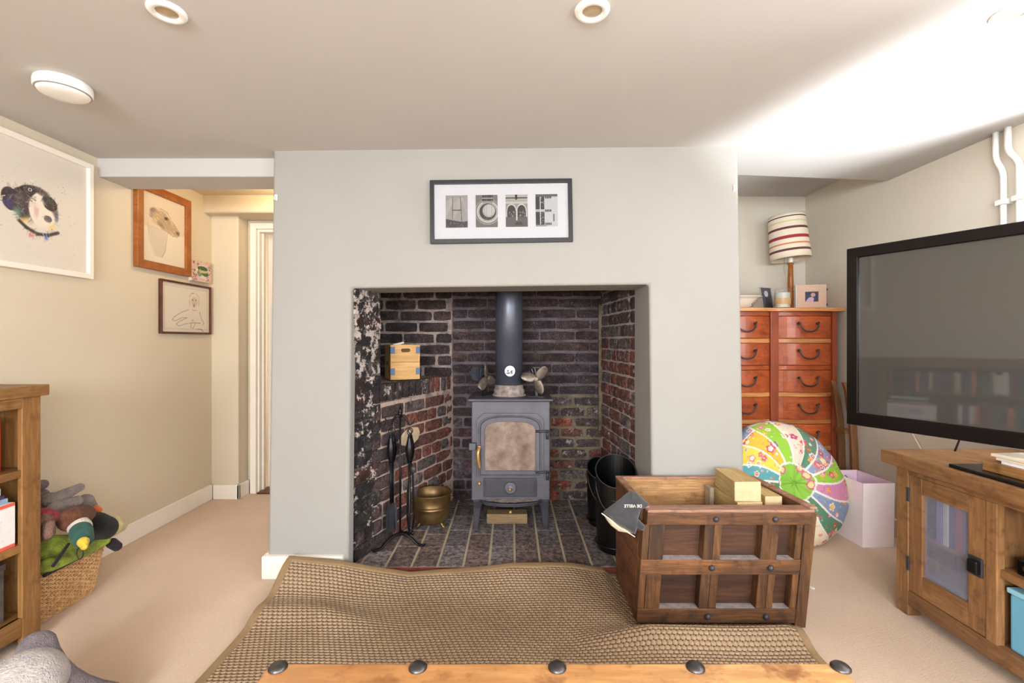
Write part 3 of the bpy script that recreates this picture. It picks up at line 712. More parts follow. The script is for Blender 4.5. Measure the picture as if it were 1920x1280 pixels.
for s_, yy in ((0, 0.0), (1, 0.0), (0, 0.3), (1, 0.3)):
    if s_ == 0: o_, i_, ob, ib = sx(887), sx(906), sx(888), sx(896)
    else: o_, i_, ob, ib = sx(1029), sx(1010), sx(1028), sx(1019)
    b = B(); b.loft([[(ob, yy+0.012, HZ), (ib, yy+0.012, HZ), (ib, yy+0.042, HZ), (ob, yy+0.042, HZ)], [(o_, yy+0.008, zb-0.05), ((i_+ib)/2, yy+0.008, zb-0.05), ((i_+ib)/2, yy+0.048, zb-0.05), (o_, yy+0.048, zb-0.05)],
                     [(o_, yy, zb), (i_, yy, zb), (i_, yy+0.055, zb), (o_, yy+0.055, zb)]]); b.build('leg', M['irondark'], st, 0.003, fn=g)
fx, fyl = -0.012, 0.19; ztp = zt+0.016
fl = B(); fl.lathe([(0.089, ztp+0.06), (0.089, 1.94)], (fx, fyl, 0), 48, True, True); flue = fl.build('flue_pipe', M['flue'], st, fn=g, smooth=True)
cl = B(); cl.lathe([(0.11, ztp), (0.11, ztp+0.006), (0.101, ztp+0.012), (0.101, ztp+0.036), (0.093, ztp+0.046), (0.093, ztp+0.062), (0.089, ztp+0.07)], (fx, fyl, 0), 48); cl.build('flue_collar', M['ash'], st, fn=g, smooth=True)
# round sticker bent round the pipe with dark peaks
def curved(name, fpoly, col, r, parent):
    b = B(); vs_ = [b._v((fx+r*math.sin(u/r), fyl-r*math.cos(u/r), z-HZ)) for u, z in fpoly]; b._f(vs_); return b.build(name, col, parent)
zc_ = 1.2-(695.5-638)/F*2.96
b = B(); nn = 28; U_ = [-0.034*math.cos(PI*i/nn) for i in range(nn+1)]
cr_ = [[b._v((fx+0.0906*math.sin((0.006+u)/0.0906), fyl-0.0906*math.cos((0.006+u)/0.0906), zc_-HZ+k*math.sqrt(max(0.034**2-u*u, 1e-8)))) for k in (-1, 1)] for u in U_]
for a_, b_ in zip(cr_, cr_[1:]): b._f([a_[0], b_[0], b_[1], a_[1]])
stk = b.build('sticker', plain('white_sticker', C(214, 222, 230), 0.5), flue)
gs = plain('sticker_grey', C(92, 84, 92), 0.6)
curved('sticker_mark', [(-0.012, zc_+0.008), (-0.006, zc_+0.008), (0.002, zc_-0.001), (-0.004, zc_-0.003), (-0.012, zc_-0.006)], gs, 0.0925, flue)
curved('sticker_mark', [(0.021, zc_+0.009), (0.008, zc_-0.003), (0.010, zc_-0.012), (0.022, zc_-0.012)], gs, 0.0925, flue)
curved('sticker_mark', [(-0.020, zc_-0.012), (-0.008, zc_-0.009), (0.004, zc_-0.006), (0.006, zc_-0.014), (0.026, zc_-0.013), (0.022, zc_-0.018), (-0.014, zc_-0.018)], gs, 0.0925, flue)

# stove fans
def fan(label, x, y, yaw, rotb, sc):
    t = thing('stove_fan', label, 'fan', (x, y, ztp), (0, 0, yaw), 'stove-top fans')
    b = B(); b.box(-0.05, -0.03, 0, 0.05, 0.03, 0.004); b.build('base', M['irondark'], t, 0.001)
    b = B(); b.box(-0.009, -0.012, 0.004, 0.009, 0.006, 0.135); b.build('stem', M['hod'], t, 0.001)
    for s_ in (-1, 1):
        for k in range(3):
            b = B(); a = s_*(0.25+0.3*k); r0 = 0.02
            p = Vector((math.sin(a)*r0, 0.03, 0.10)); q = Vector((math.sin(a)*0.075, 0.03, 0.10+math.cos(a)*0.075+0.01)); n_ = Vector((math.cos(a), 0, -math.sin(a)))*0.002
            b.prism([p-n_, p+n_, q+n_, q-n_], (0, 0.045, 0)); b.build('cooling_fin', M['flue'], t)
    b = B(); pts = [(-0.03, 0.01, 0.17), (-0.03, 0.01, 0.185), (0.03, 0.01, 0.185), (0.03, 0.01, 0.17)]; b.tube(pts, 0.0018, 6); b.build('carry_wire', M['pewter'], t)
    h = B(); h.cyl((0, -0.012, 0.115), (0, -0.03, 0.115), 0.012, 14); h.build('hub', M['blade'], t)
    for k in range(3):
        a = rotb+2*PI*k/3; nx_, ny_ = 7, 9
        ex = Vector((math.cos(a), 0, math.sin(a))); ey = Vector((-math.sin(a), 0, math.cos(a)))
        def f(U, V):
            r = 0.008+U*0.092*sc; wd = 0.031*np.sin(PI*np.clip(U*0.84+0.13, 0, 1))**0.4*sc
            sgn = (V-0.5)*2
            P = [ex[i]*r+ey[i]*wd*sgn for i in range(3)]
            P[1] = P[1]-0.024-0.012*sgn*np.ones_like(U)*U**0.3-0.006*(1-sgn**2); P[2] = P[2]+0.115
            return P
        o = grid_obj('blade', 12, 9, f, M['blade'], t); md = o.modifiers.new('t', 'SOLIDIFY'); md.thickness = 0.0018
    return t
fan('fan with bronzed blades on the stove top, left of the flue', sx(903)+0.006, 3.00, math.radians(58), math.radians(97), 1.0)
fan('fan with bronzed blades on the stove top, right of the flue', sx(1008)+0.002, 2.97, math.radians(-12), math.radians(48), 1.0)

# log under the stove
b = B(); b.box(-0.135, -0.04, 0, 0.125, 0.05, 0.062)
o = b.build('firewood_block', wood('dull_firewood', C(120, 98, 70), C(150, 124, 90), 'x', 0.8, 14, 0.4), None, 0.004, loc=(-0.02, 3.0, HZ)); tag(o, 'short block of firewood lying on the hearth under the stove', 'log')

b = B()
for _ in range(70):
    b.ball((0.02+random.gauss(0, 0.055), 2.63+random.gauss(0, 0.025), HZ+0.003), random.uniform(0.001, 0.003), 6)
o = stuff(b.build('ash_crumbs', M['ash'])); tag(o, 'scatter of pale ash crumbs on the hearth in front of the stove', 'ash')
# brass pot
pt_ = thing('brass_pot', 'tarnished round brass planter pot with claw feet beside the stove', 'pot', (-0.50, 2.93, HZ))
b = B(); b.lathe([(0.0, 0.022), (0.05, 0.024), (0.085, 0.036), (0.108, 0.065), (0.116, 0.105), (0.116, 0.125), (0.119, 0.128), (0.119, 0.133), (0.116, 0.137), (0.117, 0.142), (0.119, 0.146), (0.117, 0.15), (0.119, 0.2), (0.124, 0.214), (0.124, 0.218),
     (0.116, 0.214), (0.111, 0.15), (0.1, 0.07), (0.06, 0.036), (0, 0.034)], n=48); b.build('bowl', M['oldbrass'], pt_, smooth=True)
for k in range(3):
    a = -PI/6+2*PI*k/3; c, s_ = math.cos(a), math.sin(a)
    b = B(); b.tube([(c*0.06, s_*0.06, 0.036), (c*0.082, s_*0.082, 0.028), (c*0.09, s_*0.09, 0.014), (c*0.102, s_*0.102, 0.009)], [0.012, 0.011, 0.009, 0.009], 10)
    for e in (-0.15, 0, 0.15): b.ball((math.cos(a+e)*0.105, math.sin(a+e)*0.105, 0.006), 0.006, 8)
    b.build('foot', M['oldbrass'], pt_, smooth=True)
for s_ in (PI, 0):
    b = B(); cx_ = math.cos(s_)*0.125; b.tube([(cx_+math.cos(s_)*0.006, 0.018*math.sin(t), 0.178+0.02*math.cos(t)) for t in [2*PI*i/14 for i in range(14)]], 0.003, 6, closed=True); b.ball((cx_, 0, 0.198), 0.008, 10); b.build('ring_handle', M['oldbrass'], pt_, smooth=True)

# coal hods
def hod(label, x, y, r, hb, hf, yaw):
    t = thing('coal_hod', label, 'coal bucket', (x, y, HZ), (0, 0, yaw), 'coal hods')
    n = 40; zt_ = lambda a, q=0: (hb+hf)/2+(hb-hf)/2*math.sin(a)+q
    b = B(); an_ = [2*PI*j/n for j in range(n)]
    rings = [[(r*0.9*math.cos(a), r*0.9*math.sin(a), 0) for a in an_], [(r*0.93*math.cos(a), r*0.93*math.sin(a), 0.012) for a in an_],
             [(r*math.cos(a), r*math.sin(a), 0.5*zt_(a)) for a in an_], [(r*math.cos(a), r*math.sin(a), zt_(a)) for a in an_],
             [((r-0.004)*math.cos(a), (r-0.004)*math.sin(a), zt_(a)-0.002) for a in an_], [((r-0.006)*math.cos(a), (r-0.006)*math.sin(a), 0.03) for a in an_]]
    b.loft(rings); b.build('bucket', M['hod'], t, smooth='auto')
    b = B(); b.tube([(r*math.cos(a), r*math.sin(a), zt_(a)) for a in an_], 0.0035, 6, closed=True); b.build('rolled_rim', M['irondark'], t, smooth=True)
    for z in (0.04, 0.3):
        b = B(); b.tube([((r+0.002)*math.cos(a), (r+0.002)*math.sin(a), z*hb/0.5) for a in an_], 0.004, 6, closed=True); b.build('swage', M['hod'], t, smooth=True)
    b = B(); b.tube([(r*math.cos(a), r*math.sin(a)*0.9-0.02, hf+0.01-0.16*abs(math.sin(a))) for a in [PI+PI*i/16 for i in range(17)]], 0.003, 6); b.build('bail_handle', M['irondark'], t, smooth=True)
hod('black coal hod with slanted mouth, in front, beside the wooden crate', 0.592, 2.62, 0.112, 0.50, 0.37, math.radians(-8))
hod('black coal hod standing behind the other one, against the right brick wall', 0.585, 2.98, 0.095, 0.40, 0.3, 0)

# fire tools
tx, ty = -0.635, 2.66
ts = thing('tool_stand', 'black wrought iron stand for fireside tools on arched feet', 'stand', (tx, ty, HZ))
b = B(); b.cyl((0, 0, 0.06), (0, 0, 0.745), 0.006, 10); b.build('pole', M['blackiron'], ts, smooth=True)
b = B(); b.tube([(0, 0, 0.745), (0, 0, 0.765), (0, 0, 0.8)], [0.012, 0.011, 0.002], 10); b.ball((0, 0, 0.75), 0.014, 12); b.build('finial', M['blackiron'], ts, smooth=True)
for s_ in (-1, 1):
    b = B(); b.tube([(0, 0, 0.735), (s_*0.022, 0, 0.74), (s_*0.04, 0, 0.715), (s_*0.055, 0, 0.685), (s_*0.075, 0, 0.70), (s_*0.085, -0.004, 0.725)], [0.009, 0.008, 0.007, 0.006, 0.005, 0.003], 8); b.build('hook', M['blackiron'], ts, smooth=True)
for dx, dy in ((-0.105, -0.09), (0.125, -0.03), (0.0, 0.12)):
    b = B(); b.loft([[(dx*f+px_*dy*6*0.1, dy*f-px_*dx*6*0.1, z+pz) for px_, pz in ((-0.12, -0.006), (0.12, -0.006), (0.12, 0.006), (-0.12, 0.006))] for f, z in ((0, 0.064), (0.3, 0.062), (0.6, 0.04), (0.85, 0.012), (1.08, 0.0085), (1.2, 0.014))])
    b.build('foot', M['blackiron'], ts, 0.003)
def ribbed_handle(b, x, y, z0, z1):
    n = 24; R = []
    for i in range(13):
        f = i/12; r = 0.009+0.013*math.sin(PI*min(f*1.05, 1))**1.2 if 0 < i < 12 else 0.009
        R.append([(x+(r+0.0022*math.cos(8*2*PI*j/n+f*2))*math.cos(2*PI*j/n), y+(r+0.0022*math.cos(8*2*PI*j/n+f*2))*math.sin(2*PI*j/n), z0+(z1-z0)*f) for j in range(n)])
    b.loft(R)
def tool(name, label, dx, dy, kind):
    t = thing(name, label, 'fire tool', (tx+dx, ty+dy, HZ), (0, 0, 0), 'fireside tools on the stand')
    b = B(); ribbed_handle(b, 0, 0, 0.475, 0.62); b.build('handle', M['blackiron'], t, smooth=True)
    b = B(); b.tube([(0.012*math.cos(a), 0, 0.646+0.016*math.sin(a)) for a in [2*PI*i/14 for i in range(14)]], 0.003, 6, closed=True); b.build('hanging_ring', M['blackiron'], t, smooth=True)
    b = B(); b.tube([(0, 0, 0.61), (0, 0, 0.63)], 0.008, 10); b.build('ferrule', M['blackiron'], t, smooth=True); B().ball((0, 0, 0.468), (0.013, 0.013, 0.006), 12).build('ferrule', M['blackiron'], t, smooth=True)
    if kind == 'shovel':
        b = B(); b.cyl((0, 0, 0.47), (0, 0, 0.235), 0.006, 10); b.build('shaft', M['blackiron'], t, smooth=True)
        b = B(); R = []
        for f, w_ in ((0, 0.012), (0.08, 0.03), (0.3, 0.038), (1, 0.04)):
            R.append([(-w_, -0.012, 0.24-0.17*f), (-w_+0.003, 0.004, 0.24-0.17*f), (w_-0.003, 0.004, 0.24-0.17*f), (w_, -0.012, 0.24-0.17*f), (w_-0.005, 0.0, 0.24-0.17*f), (-w_+0.005, 0.0, 0.24-0.17*f)])
        b.loft(R); b.build('blade', M['irondark'], t, 0.001, rot=(0, 0, math.radians(60)))
    if kind == 'brush':
        b = B(); b.cyl((0, 0, 0.47), (0, 0, 0.20), 0.006, 10); b.build('shaft', M['blackiron'], t, smooth=True)
        b = B(); b.lathe([(0.004, 0.215), (0.014, 0.205), (0.018, 0.19), (0.018, 0.175)], n=18, cap0=True, cap1=True); b.build('ferrule', M['blackiron'], t, smooth=True)
        b = B()
        for k in range(90):
            a = random.uniform(0, 2*PI); r = 0.016*math.sqrt(random.random()); b.tube([(r*math.cos(a), r*math.sin(a), 0.18), (r*1.5*math.cos(a), r*1.5*math.sin(a), 0.082+random.uniform(-.004, .004))], 0.0014, 3)
        stuff(b.build('bristles', M['hod'], t))
    if kind == 'poker':
        b = B(); b.tube([(0, 0, 0.47), (0, 0, 0.13), (0, -0.002, 0.05)], [0.007, 0.0065, 0.003], 10); b.tube([(0, 0, 0.11), (0.012, 0, 0.085), (0.026, 0, 0.09)], [0.006, 0.005, 0.002], 8); b.ball((0, 0, 0.36), (0.011, 0.011, 0.007), 12); b.build('shaft', M['blackiron'], t, smooth=True)
    if kind == 'tongs':
        b = B(); b.ball((0.012, 0, 0.42), (0.02, 0.008, 0.02), 16); b.build('hinge', M['irondark'], t, smooth=True)
        for s_ in (-1, 1):
            b = B(); b.tube([(0, 0, 0.47), (0.006+s_*0.006, 0, 0.42), (s_*0.016, 0, 0.3), (s_*0.02, 0, 0.15), (s_*0.008, 0, 0.055)], [0.006, 0.006, 0.005, 0.005, 0.004], 8); b.ball((s_*0.01, -0.002, 0.05), (0.013, 0.006, 0.01), 10); b.build('arm', M['blackiron'], t, smooth=True)
tool('fire_shovel', 'black fire shovel on the left hook of the tool stand', -0.052, -0.004, 'shovel')
tool('hearth_brush', 'black-bristled hearth brush hanging behind the shovel on the left hook', -0.050, 0.034, 'brush')
tool('fire_poker', 'black poker with barbed tip on the right hook of the tool stand', 0.054, -0.004, 'poker')
tool('fire_tongs', 'black fire tongs hanging behind the poker on the right hook', 0.052, 0.036, 'tongs')

# wooden box on the ledge
bxr = math.radians(20)
wb = thing('wooden_box', 'small pale wooden box with blue corners and hand hole on ledge', 'box', (-0.752, 2.93, LZ-0.002), (0, 0, math.radians(27)))
b = B(); b.box(0.0, 0.008, 0, 0.172, 0.17, 0.009); b.build('base', M['box'], wb, 0.001)
front = B()   # front board with a slot
zs0, zs1, xs0, xs1 = 0.175, 0.198, 0.058, 0.118
slot = [(xs0+(0.011), zs0), (xs1-0.011, zs0)]+[(xs1-0.011+0.011*math.sin(a), (zs0+zs1)/2-0.0115*math.cos(a)) for a in [PI*i/6 for i in range(1, 6)]]+[(xs1-0.011, zs1), (xs0+0.011, zs1)]+[(xs0+0.011-0.011*math.sin(a), (zs0+zs1)/2+0.0115*math.cos(a)) for a in [PI*i/6 for i in range(1, 6)]]
outer_ = []
for px_, pz_ in slot:
    dx_, dz_ = px_-(xs0+xs1)/2, pz_-(zs0+zs1)/2
    k = 9e9
    if dx_ > 0: k = min(k, (0.172-(xs0+xs1)/2)/dx_)
    if dx_ < 0: k = min(k, -((xs0+xs1)/2)/dx_)
    if dz_ > 0: k = min(k, (0.222-(zs0+zs1)/2)/dz_)
    if dz_ < 0: k = min(k, (0.112-(zs0+zs1)/2)/dz_)
    outer_.append(((xs0+xs1)/2+dx_*k, (zs0+zs1)/2+dz_*k))
for c_ in ((0, 0.112), (0.172, 0.112), (0.172, 0.222), (0, 0.222)):
    i_ = min(range(len(outer_)), key=lambda q: (outer_[q][0]-c_[0])**2+(outer_[q][1]-c_[1])**2); outer_[i_] = c_
ring_prism(front, outer_, slot, 0.0, 0.008); front.build('front_board', M['box'], wb)
bx('front_board', (0, 0, 0), (0.172, 0.008, 0.110), M['box'], wb, 0.001)
bx('side_board', (-0.008, 0, 0), (0.0, 0.17, 0.222), M['box'], wb, 0.001); bx('side_board', (0.172, 0, 0), (0.18, 0.17, 0.222), M['box'], wb, 0.001); bx('back_board', (0, 0.162, 0), (0.172, 0.17, 0.222), M['box'], wb, 0.001)
for z0_ in (0.03, 0.165):
    for xa_ in (-0.009, 0.160):
        bx('blue_corner', (xa_-(0.0 if xa_ < 0 else 0.006), -0.0012, z0_), (xa_+0.028 if xa_ < 0 else 0.181, 0.030, z0_+0.044), M['blue'], wb, 0)
for k, (yy, zz, h_) in enumerate(((0.09, 0.098, 0.034), (0.122, 0.098, 0.034))):
    fo = bpy.data.curves.new('letter', 'FONT'); fo.body = 'A'; fo.size = 0.045; fo.extrude = 0.0003
    o = bpy.data.objects.new('letter', fo); COL.objects.link(o); fo.materials.append(M['ink']); o.parent = wb
    o.rotation_euler = (PI/2, 0, -PI/2); o.location = (-0.0085, yy, zz-0.01); demesh(o)
b = B(); b.box(0.0, 0.02, 0, 0.07, 0.1, 0.012, Matrix.Translation((0.02, 0.02, 0.215)) @ Matrix.Rotation(math.radians(-12), 4, 'Y')); o = b.build('paper_packet', M['paper'], wb, 0.002); 

# ------------------------------------------------------------------ framed picture on the chimney
def frame_parts(t, w_, h_, fw, d, fm, mm, prof=0.004):
    """frame lying in local xz, facing -y; origin at centre, back at y=0"""
    b = B(); hw, hh_ = w_/2, h_/2
    o_ = [(-hw, -hh_), (hw, -hh_), (hw, hh_), (-hw, hh_)]; i_ = [(-hw+fw, -hh_+fw), (hw-fw, -hh_+fw), (hw-fw, hh_-fw), (-hw+fw, hh_-fw)]
    ring_prism(b, o_, i_, -d, 0); b.build('frame', fm, t, prof, seg=3)
    bx('mount', (-hw+fw*0.9, -d*0.45, -hh_+fw*0.9), (hw-fw*0.9, -0.002, hh_-fw*0.9), mm, t, 0)
fr = thing('framed_picture', 'long charcoal frame with four black and white photos on chimney', 'picture', (0, 0, 0))
cz = 1.2-(398-638)/F*2.41
fr.location = ((940-CX)/F*2.41, fy(0, cz)-0.004, cz); fr.rotation_euler = (math.atan(-0.09/2.2), -math.radians(0.75), 0)
frame_parts(fr, 0.732, 0.328, 0.021, 0.022, M['blackframe'], M['mount'], 0.002)
g1, g2, g3 = C(28, 26, 26), C(120, 116, 112), C(214, 212, 210)
def ph_H():
    c = Canvas(60, 88, C(158, 152, 148)); c.poly([(0, 0), (1, 0), (1, 0.2), (0.75, 0.17), (0, 0.27)], C(64, 56, 56)).specks(60, [g1, C(150, 145, 140)], 0.02, (0, 0, 1, 0.18))
    for k in range(9): c.line(0.31, 0.93-k*0.02, -0.1, 0.75-k*0.07, 0.006, g3, 0.7); c.line(0.68, 0.93-k*0.03, 0.32, 0.72-k*0.06, 0.006, g3, 0.7); c.line(0.7, 0.93, 1.1, 0.7-k*0.08, 0.004, g3, 0.35)
    c.line(0.31, 0.94, 0.31, 0.26, 0.016, g1).line(0.67, 0.94, 0.73, 0.16, 0.018, g1).line(0.31, 0.54, 0.7, 0.54, 0.022, C(60, 58, 58)); return c
def ph_O():
    c = Canvas(60, 88, C(120, 112, 108)); c.rect(0, 0, 1, 0.24, C(108, 102, 98))
    for r, k in ((0.62, C(150, 145, 140)), (0.56, C(88, 84, 80)), (0.52, g3), (0.47, C(110, 104, 100)), (0.44, g3)): c.ell(0.55, 0.48, r, r*0.68, k)
    c.ell(0.55, 0.48, 0.41, 0.28, C(52, 46, 46)).ell(0.6, 0.51, 0.3, 0.21, C(176, 172, 168)).ell(0.62, 0.53, 0.24, 0.17, C(190, 186, 182))
    c.rect(0.3, 0.77, 0.78, 1, C(60, 56, 56))
    for k in range(6): c.line(0.33+k*0.08, 1, 0.33+k*0.08, 0.2, 0.006, g2, 0.8)
    c.line(0.3, 0.9, 0.78, 0.9, 0.01, g3).line(0.3, 0.79, 0.78, 0.79, 0.01, g3); return c
def ph_M():
    c = Canvas(60, 88, C(150, 144, 138)); c.rect(0, 0.84, 1, 1, C(176, 172, 166)).rect(0, 0.88, 1, 0.91, g1).rect(0.44, 0.84, 0.54, 1, g1).rect(0, 0.72, 1, 0.83, C(190, 186, 180)).rect(0, 0.8, 1, 0.81, g1)
    for x_ in (0.26, 0.72):
        c.ell(x_, 0.5, 0.235, 0.22, g3).rect(x_-0.235, 0.3, x_+0.235, 0.5, g3).ell(x_, 0.5, 0.2, 0.185, C(50, 46, 46)).rect(x_-0.2, 0.25, x_+0.2, 0.5, C(50, 46, 46))
        c.specks(18, [g3, C(150, 150, 150)], 0.02, (x_-0.15, 0.32, x_+0.15, 0.5))
    c.rect(0, 0, 1, 0.3, C(92, 86, 82)).poly([(0.4, 0.05), (0.8, 0.05), (0.72, 0.16), (0.46, 0.16)], C(60, 54, 52)).rect(0.46, 0.2, 0.54, 0.52, C(200, 196, 190)); return c
def ph_E():
    c = Canvas(60, 88, C(196, 198, 200)); c.rect(0, 0, 0.4, 1, C(52, 48, 50)).rect(0, 0.92, 1, 1, C(90, 88, 86)).rect(0, 0.45, 0.42, 0.53, C(180, 178, 176)).rect(0.19, 0.06, 0.23, 0.93, g3)
    for y_ in (0.9, 0.49, 0.08):
        for k in range(4): c.ell(0.46+k*0.075, y_, 0.035, 0.05, g1, soft=0.3)
    c.specks(24, [g3], 0.02, (0.24, 0.1, 0.38, 0.9)).rect(0.78, 0.15, 0.86, 0.38, C(110, 110, 112)).rect(0, 0, 0.5, 0.05, C(150, 148, 148)); return c
for k, f_ in enumerate((ph_H, ph_O, ph_M, ph_E)):
    c = f_().grain(0.25); c.c *= 0.55; xx = -0.286+k*0.1545
    c.put('photo_print', (xx, -0.0115, -0.082), (0.113, 0, 0), (0, 0, 0.168), fr)

# pictures on the left wall (face +x): local frame x -> world y
def wall_pic(name, label, yc, zc, w_, h_, fw, d, fm, mm, tilt=0):
    t = thing(name, label, 'picture', (-2.27, yc, zc), (0, 0, 0)); t.rotation_euler = Euler((0, 0, PI/2)); 
    frame_parts(t, w_, h_, fw, d, fm, mm); return t
p1 = wall_pic('framed_picture', 'large white-framed colourful watercolour of a black and white dog', 2.19, 1.835, 0.61, 0.615, 0.028, 0.03, M['whiteframe'], M['mountc'])
c = Canvas(190, 190, C(216, 207, 194)); K = C(46, 38, 38); Wh = C(232, 220, 206)
c.ell(0.36, 0.58, 0.14, 0.12, C(64, 52, 50)).ell(0.22, 0.53, 0.1, 0.13, C(52, 44, 52), 0.3).ell(0.2, 0.48, 0.07, 0.07, C(72, 66, 120), a=0.6, soft=0.6)
c.ell(0.46, 0.62, 0.19, 0.13, K).ell(0.35, 0.5, 0.11, 0.15, C(70, 58, 62)).ell(0.42, 0.44, 0.09, 0.14, C(88, 54, 44), a=0.8, soft=0.5)
c.ell(0.56, 0.5, 0.16, 0.2, Wh).ell(0.6, 0.62, 0.14, 0.09, Wh, -0.2, soft=0.3).ell(0.64, 0.6, 0.1, 0.08, C(52, 48, 46), -0.5).ell(0.7, 0.54, 0.05, 0.1, C(60, 46, 42), 0.3, a=0.8, soft=0.5)
c.ell(0.49, 0.5, 0.04, 0.14, C(210, 160, 168), a=0.7, soft=0.6).ell(0.62, 0.42, 0.05, 0.04, C(60, 56, 56), a=0.9).ell(0.72, 0.46, 0.035, 0.07, C(70, 66, 90), a=0.7, soft=0.5)
c.ell(0.42, 0.69, 0.022, 0.018, C(200, 200, 196)).ell(0.42, 0.69, 0.012, 0.012, g1).ell(0.35, 0.34, 0.08, 0.05, C(230, 194, 90), 0.4, a=0.9, soft=0.7).ell(0.66, 0.34, 0.07, 0.04, C(228, 200, 96), 0.2, a=0.8, soft=0.7)
c.ell(0.5, 0.34, 0.2, 0.1, C(226, 214, 198), a=0.5, soft=0.9).ell(0.33, 0.44, 0.09, 0.12, C(60, 54, 60), a=0.85, soft=0.5).ell(0.55, 0.7, 0.12, 0.05, C(70, 60, 56), -0.3, a=0.9, soft=0.4).ell(0.52, 0.57, 0.07, 0.08, C(236, 222, 206), a=0.8, soft=0.5).path([(0.3, 0.33), (0.38, 0.27), (0.5, 0.225), (0.62, 0.235), (0.74, 0.29)], 0.028, C(60, 52, 52)).ell(0.43, 0.2, 0.04, 0.04, C(216, 96, 96), a=0.8, soft=0.8).ell(0.6, 0.2, 0.035, 0.04, C(70, 110, 200), a=0.9, soft=0.8).ell(0.28, 0.4, 0.06, 0.08, C(150, 190, 170), a=0.5, soft=0.9)
for k in range(60): a = random.uniform(0, 6.28); c.line(0.36+0.03*math.cos(a), 0.62+0.03*math.sin(a), 0.36+0.13*math.cos(a), 0.62+0.13*math.sin(a), 0.003, random.choice([K, g2, C(90, 80, 70)]), 0.5)
c.strokes(420, (0.08, 0.18, 0.82, 0.78), 0.04, 0.006, 0.7)
for k in range(40): a = random.uniform(0, 6.28); q = random.uniform(0.9, 1.1); c.line(0.5+0.2*q*math.cos(a), 0.47+0.24*q*math.sin(a), 0.5+0.26*q*math.cos(a), 0.47+0.3*q*math.sin(a), 0.004, random.choice([K, g2, C(150, 140, 130)]), 0.5)
c.ell(0.42, 0.69, 0.022, 0.018, C(200, 200, 196)).ell(0.42, 0.69, 0.012, 0.012, g1)
c.specks(90, [C(110, 140, 140), C(80, 96, 150), C(200, 110, 100), C(120, 110, 100), C(220, 180, 120)], 0.006, (0.05, 0.05, 0.95, 0.95), 0.6).specks(6, [C(60, 70, 140)], 0.01, (0.7, 0.75, 0.85, 0.85)).grain(0.06)
c.put('painting', (-0.19, -0.0145, -0.225), (0.42, 0, 0), (0, 0, 0.43), p1)
p2 = wall_pic('framed_picture', 'brown wooden frame holding a pencil drawing of a hound head', 3.02, 1.91, 0.47, 0.53, 0.05, 0.03, M['brownframe'], M['mountc'])
c = Canvas(110, 130, C(204, 188, 166)); pc = C(76, 62, 54)
c.rect(0, 0, 1, 0.5, C(214, 202, 184))
c.poly([(0.13, 0.52), (0.4, 0.52), (0.56, 0.5), (0.52, 0.2), (0.46, 0.1), (0.3, 0.1), (0.18, 0.3)], C(188, 176, 160), 0.7)
c.ell(0.4, 0.68, 0.24, 0.15, C(160, 136, 106), a=0.9, soft=0.4).poly([(0.5, 0.78), (0.72, 0.66), (0.88, 0.55), (0.86, 0.49), (0.72, 0.47), (0.45, 0.52)], C(164, 140, 110), 0.9)
c.ell(0.24, 0.76, 0.1, 0.05, C(110, 92, 80), 0.3, a=0.9, soft=0.6).ell(0.2, 0.68, 0.05, 0.06, C(130, 112, 96), a=0.8, soft=0.6).ell(0.54, 0.7, 0.06, 0.035, C(88, 76, 68), 0.2, soft=0.5).ell(0.42, 0.57, 0.12, 0.05, C(112, 96, 88), -0.4, a=0.8, soft=0.9).ell(0.82, 0.53, 0.05, 0.035, C(92, 80, 72), -0.3, soft=0.5)
c.path([(0.4, 0.82), (0.55, 0.8), (0.7, 0.68), (0.87, 0.54), (0.84, 0.48), (0.7, 0.46), (0.58, 0.5), (0.52, 0.2), (0.44, 0.1)], 0.006, pc, 0.7).path([(0.13, 0.55), (0.16, 0.3), (0.28, 0.1)], 0.006, pc, 0.4)
c.strokes(320, (0.1, 0.48, 0.9, 0.85), 0.05, 0.006, 0.4, -0.6); c.ell(0.54, 0.7, 0.045, 0.025, C(60, 52, 48), 0.2, soft=0.4); c.grain(0.08); c.put('drawing', (-0.186, -0.0145, -0.216), (0.372, 0, 0), (0, 0, 0.432), p2)
p3 = thing('canvas_picture', 'tiny unframed canvas with pink floral border by the corner', 'picture', (-2.27, 3.375, 1.70), (0, 0, PI/2))
bx('canvas', (-0.105, -0.02, -0.075), (0.105, 0, 0.075), M['mountc'], p3, 0.002)
c = Canvas(60, 50, C(206, 180, 170)); c.specks(90, [C(150, 60, 60), C(226, 176, 110), C(220, 200, 210), C(120, 60, 70)], 0.05, (0, 0, 1, 1), 0.9).ell(0.55, 0.5, 0.36, 0.34, C(214, 206, 190)).ell(0.55, 0.65, 0.28, 0.12, C(66, 86, 56)).ell(0.4, 0.42, 0.14, 0.18, C(120, 140, 110)).ell(0.7, 0.4, 0.18, 0.12, C(84, 96, 72)).ell(0.55, 0.5, 0.2, 0.07, C(190, 184, 120)).specks(30, [C(60, 60, 50), C(200, 210, 170)], 0.03, (0.25, 0.25, 0.85, 0.75))
c.put('print', (-0.105, -0.0206, -0.075), (0.21, 0, 0), (0, 0, 0.15), p3)
p4 = wall_pic('framed_picture', 'dark narrow frame with a pencil sketch of a lying dog', 3.235, 1.422, 0.50, 0.355, 0.014, 0.022, M['darkframe'], M['mountc'])
c = Canvas(120, 90, C(214, 203, 189)); pc = C(96, 82, 74)
c.rect(0.04, 0.05, 0.96, 0.95, C(200, 190, 176)).rect(0.055, 0.07, 0.945, 0.93, C(216, 206, 192))
c.ell(0.66, 0.66, 0.08, 0.14, C(196, 180, 162), a=0.9, soft=0.4).ell(0.56, 0.63, 0.025, 0.12, C(196, 180, 166), 0, a=0.8, soft=0.6).ell(0.76, 0.66, 0.025, 0.12, C(196, 180, 166), a=0.8, soft=0.6)
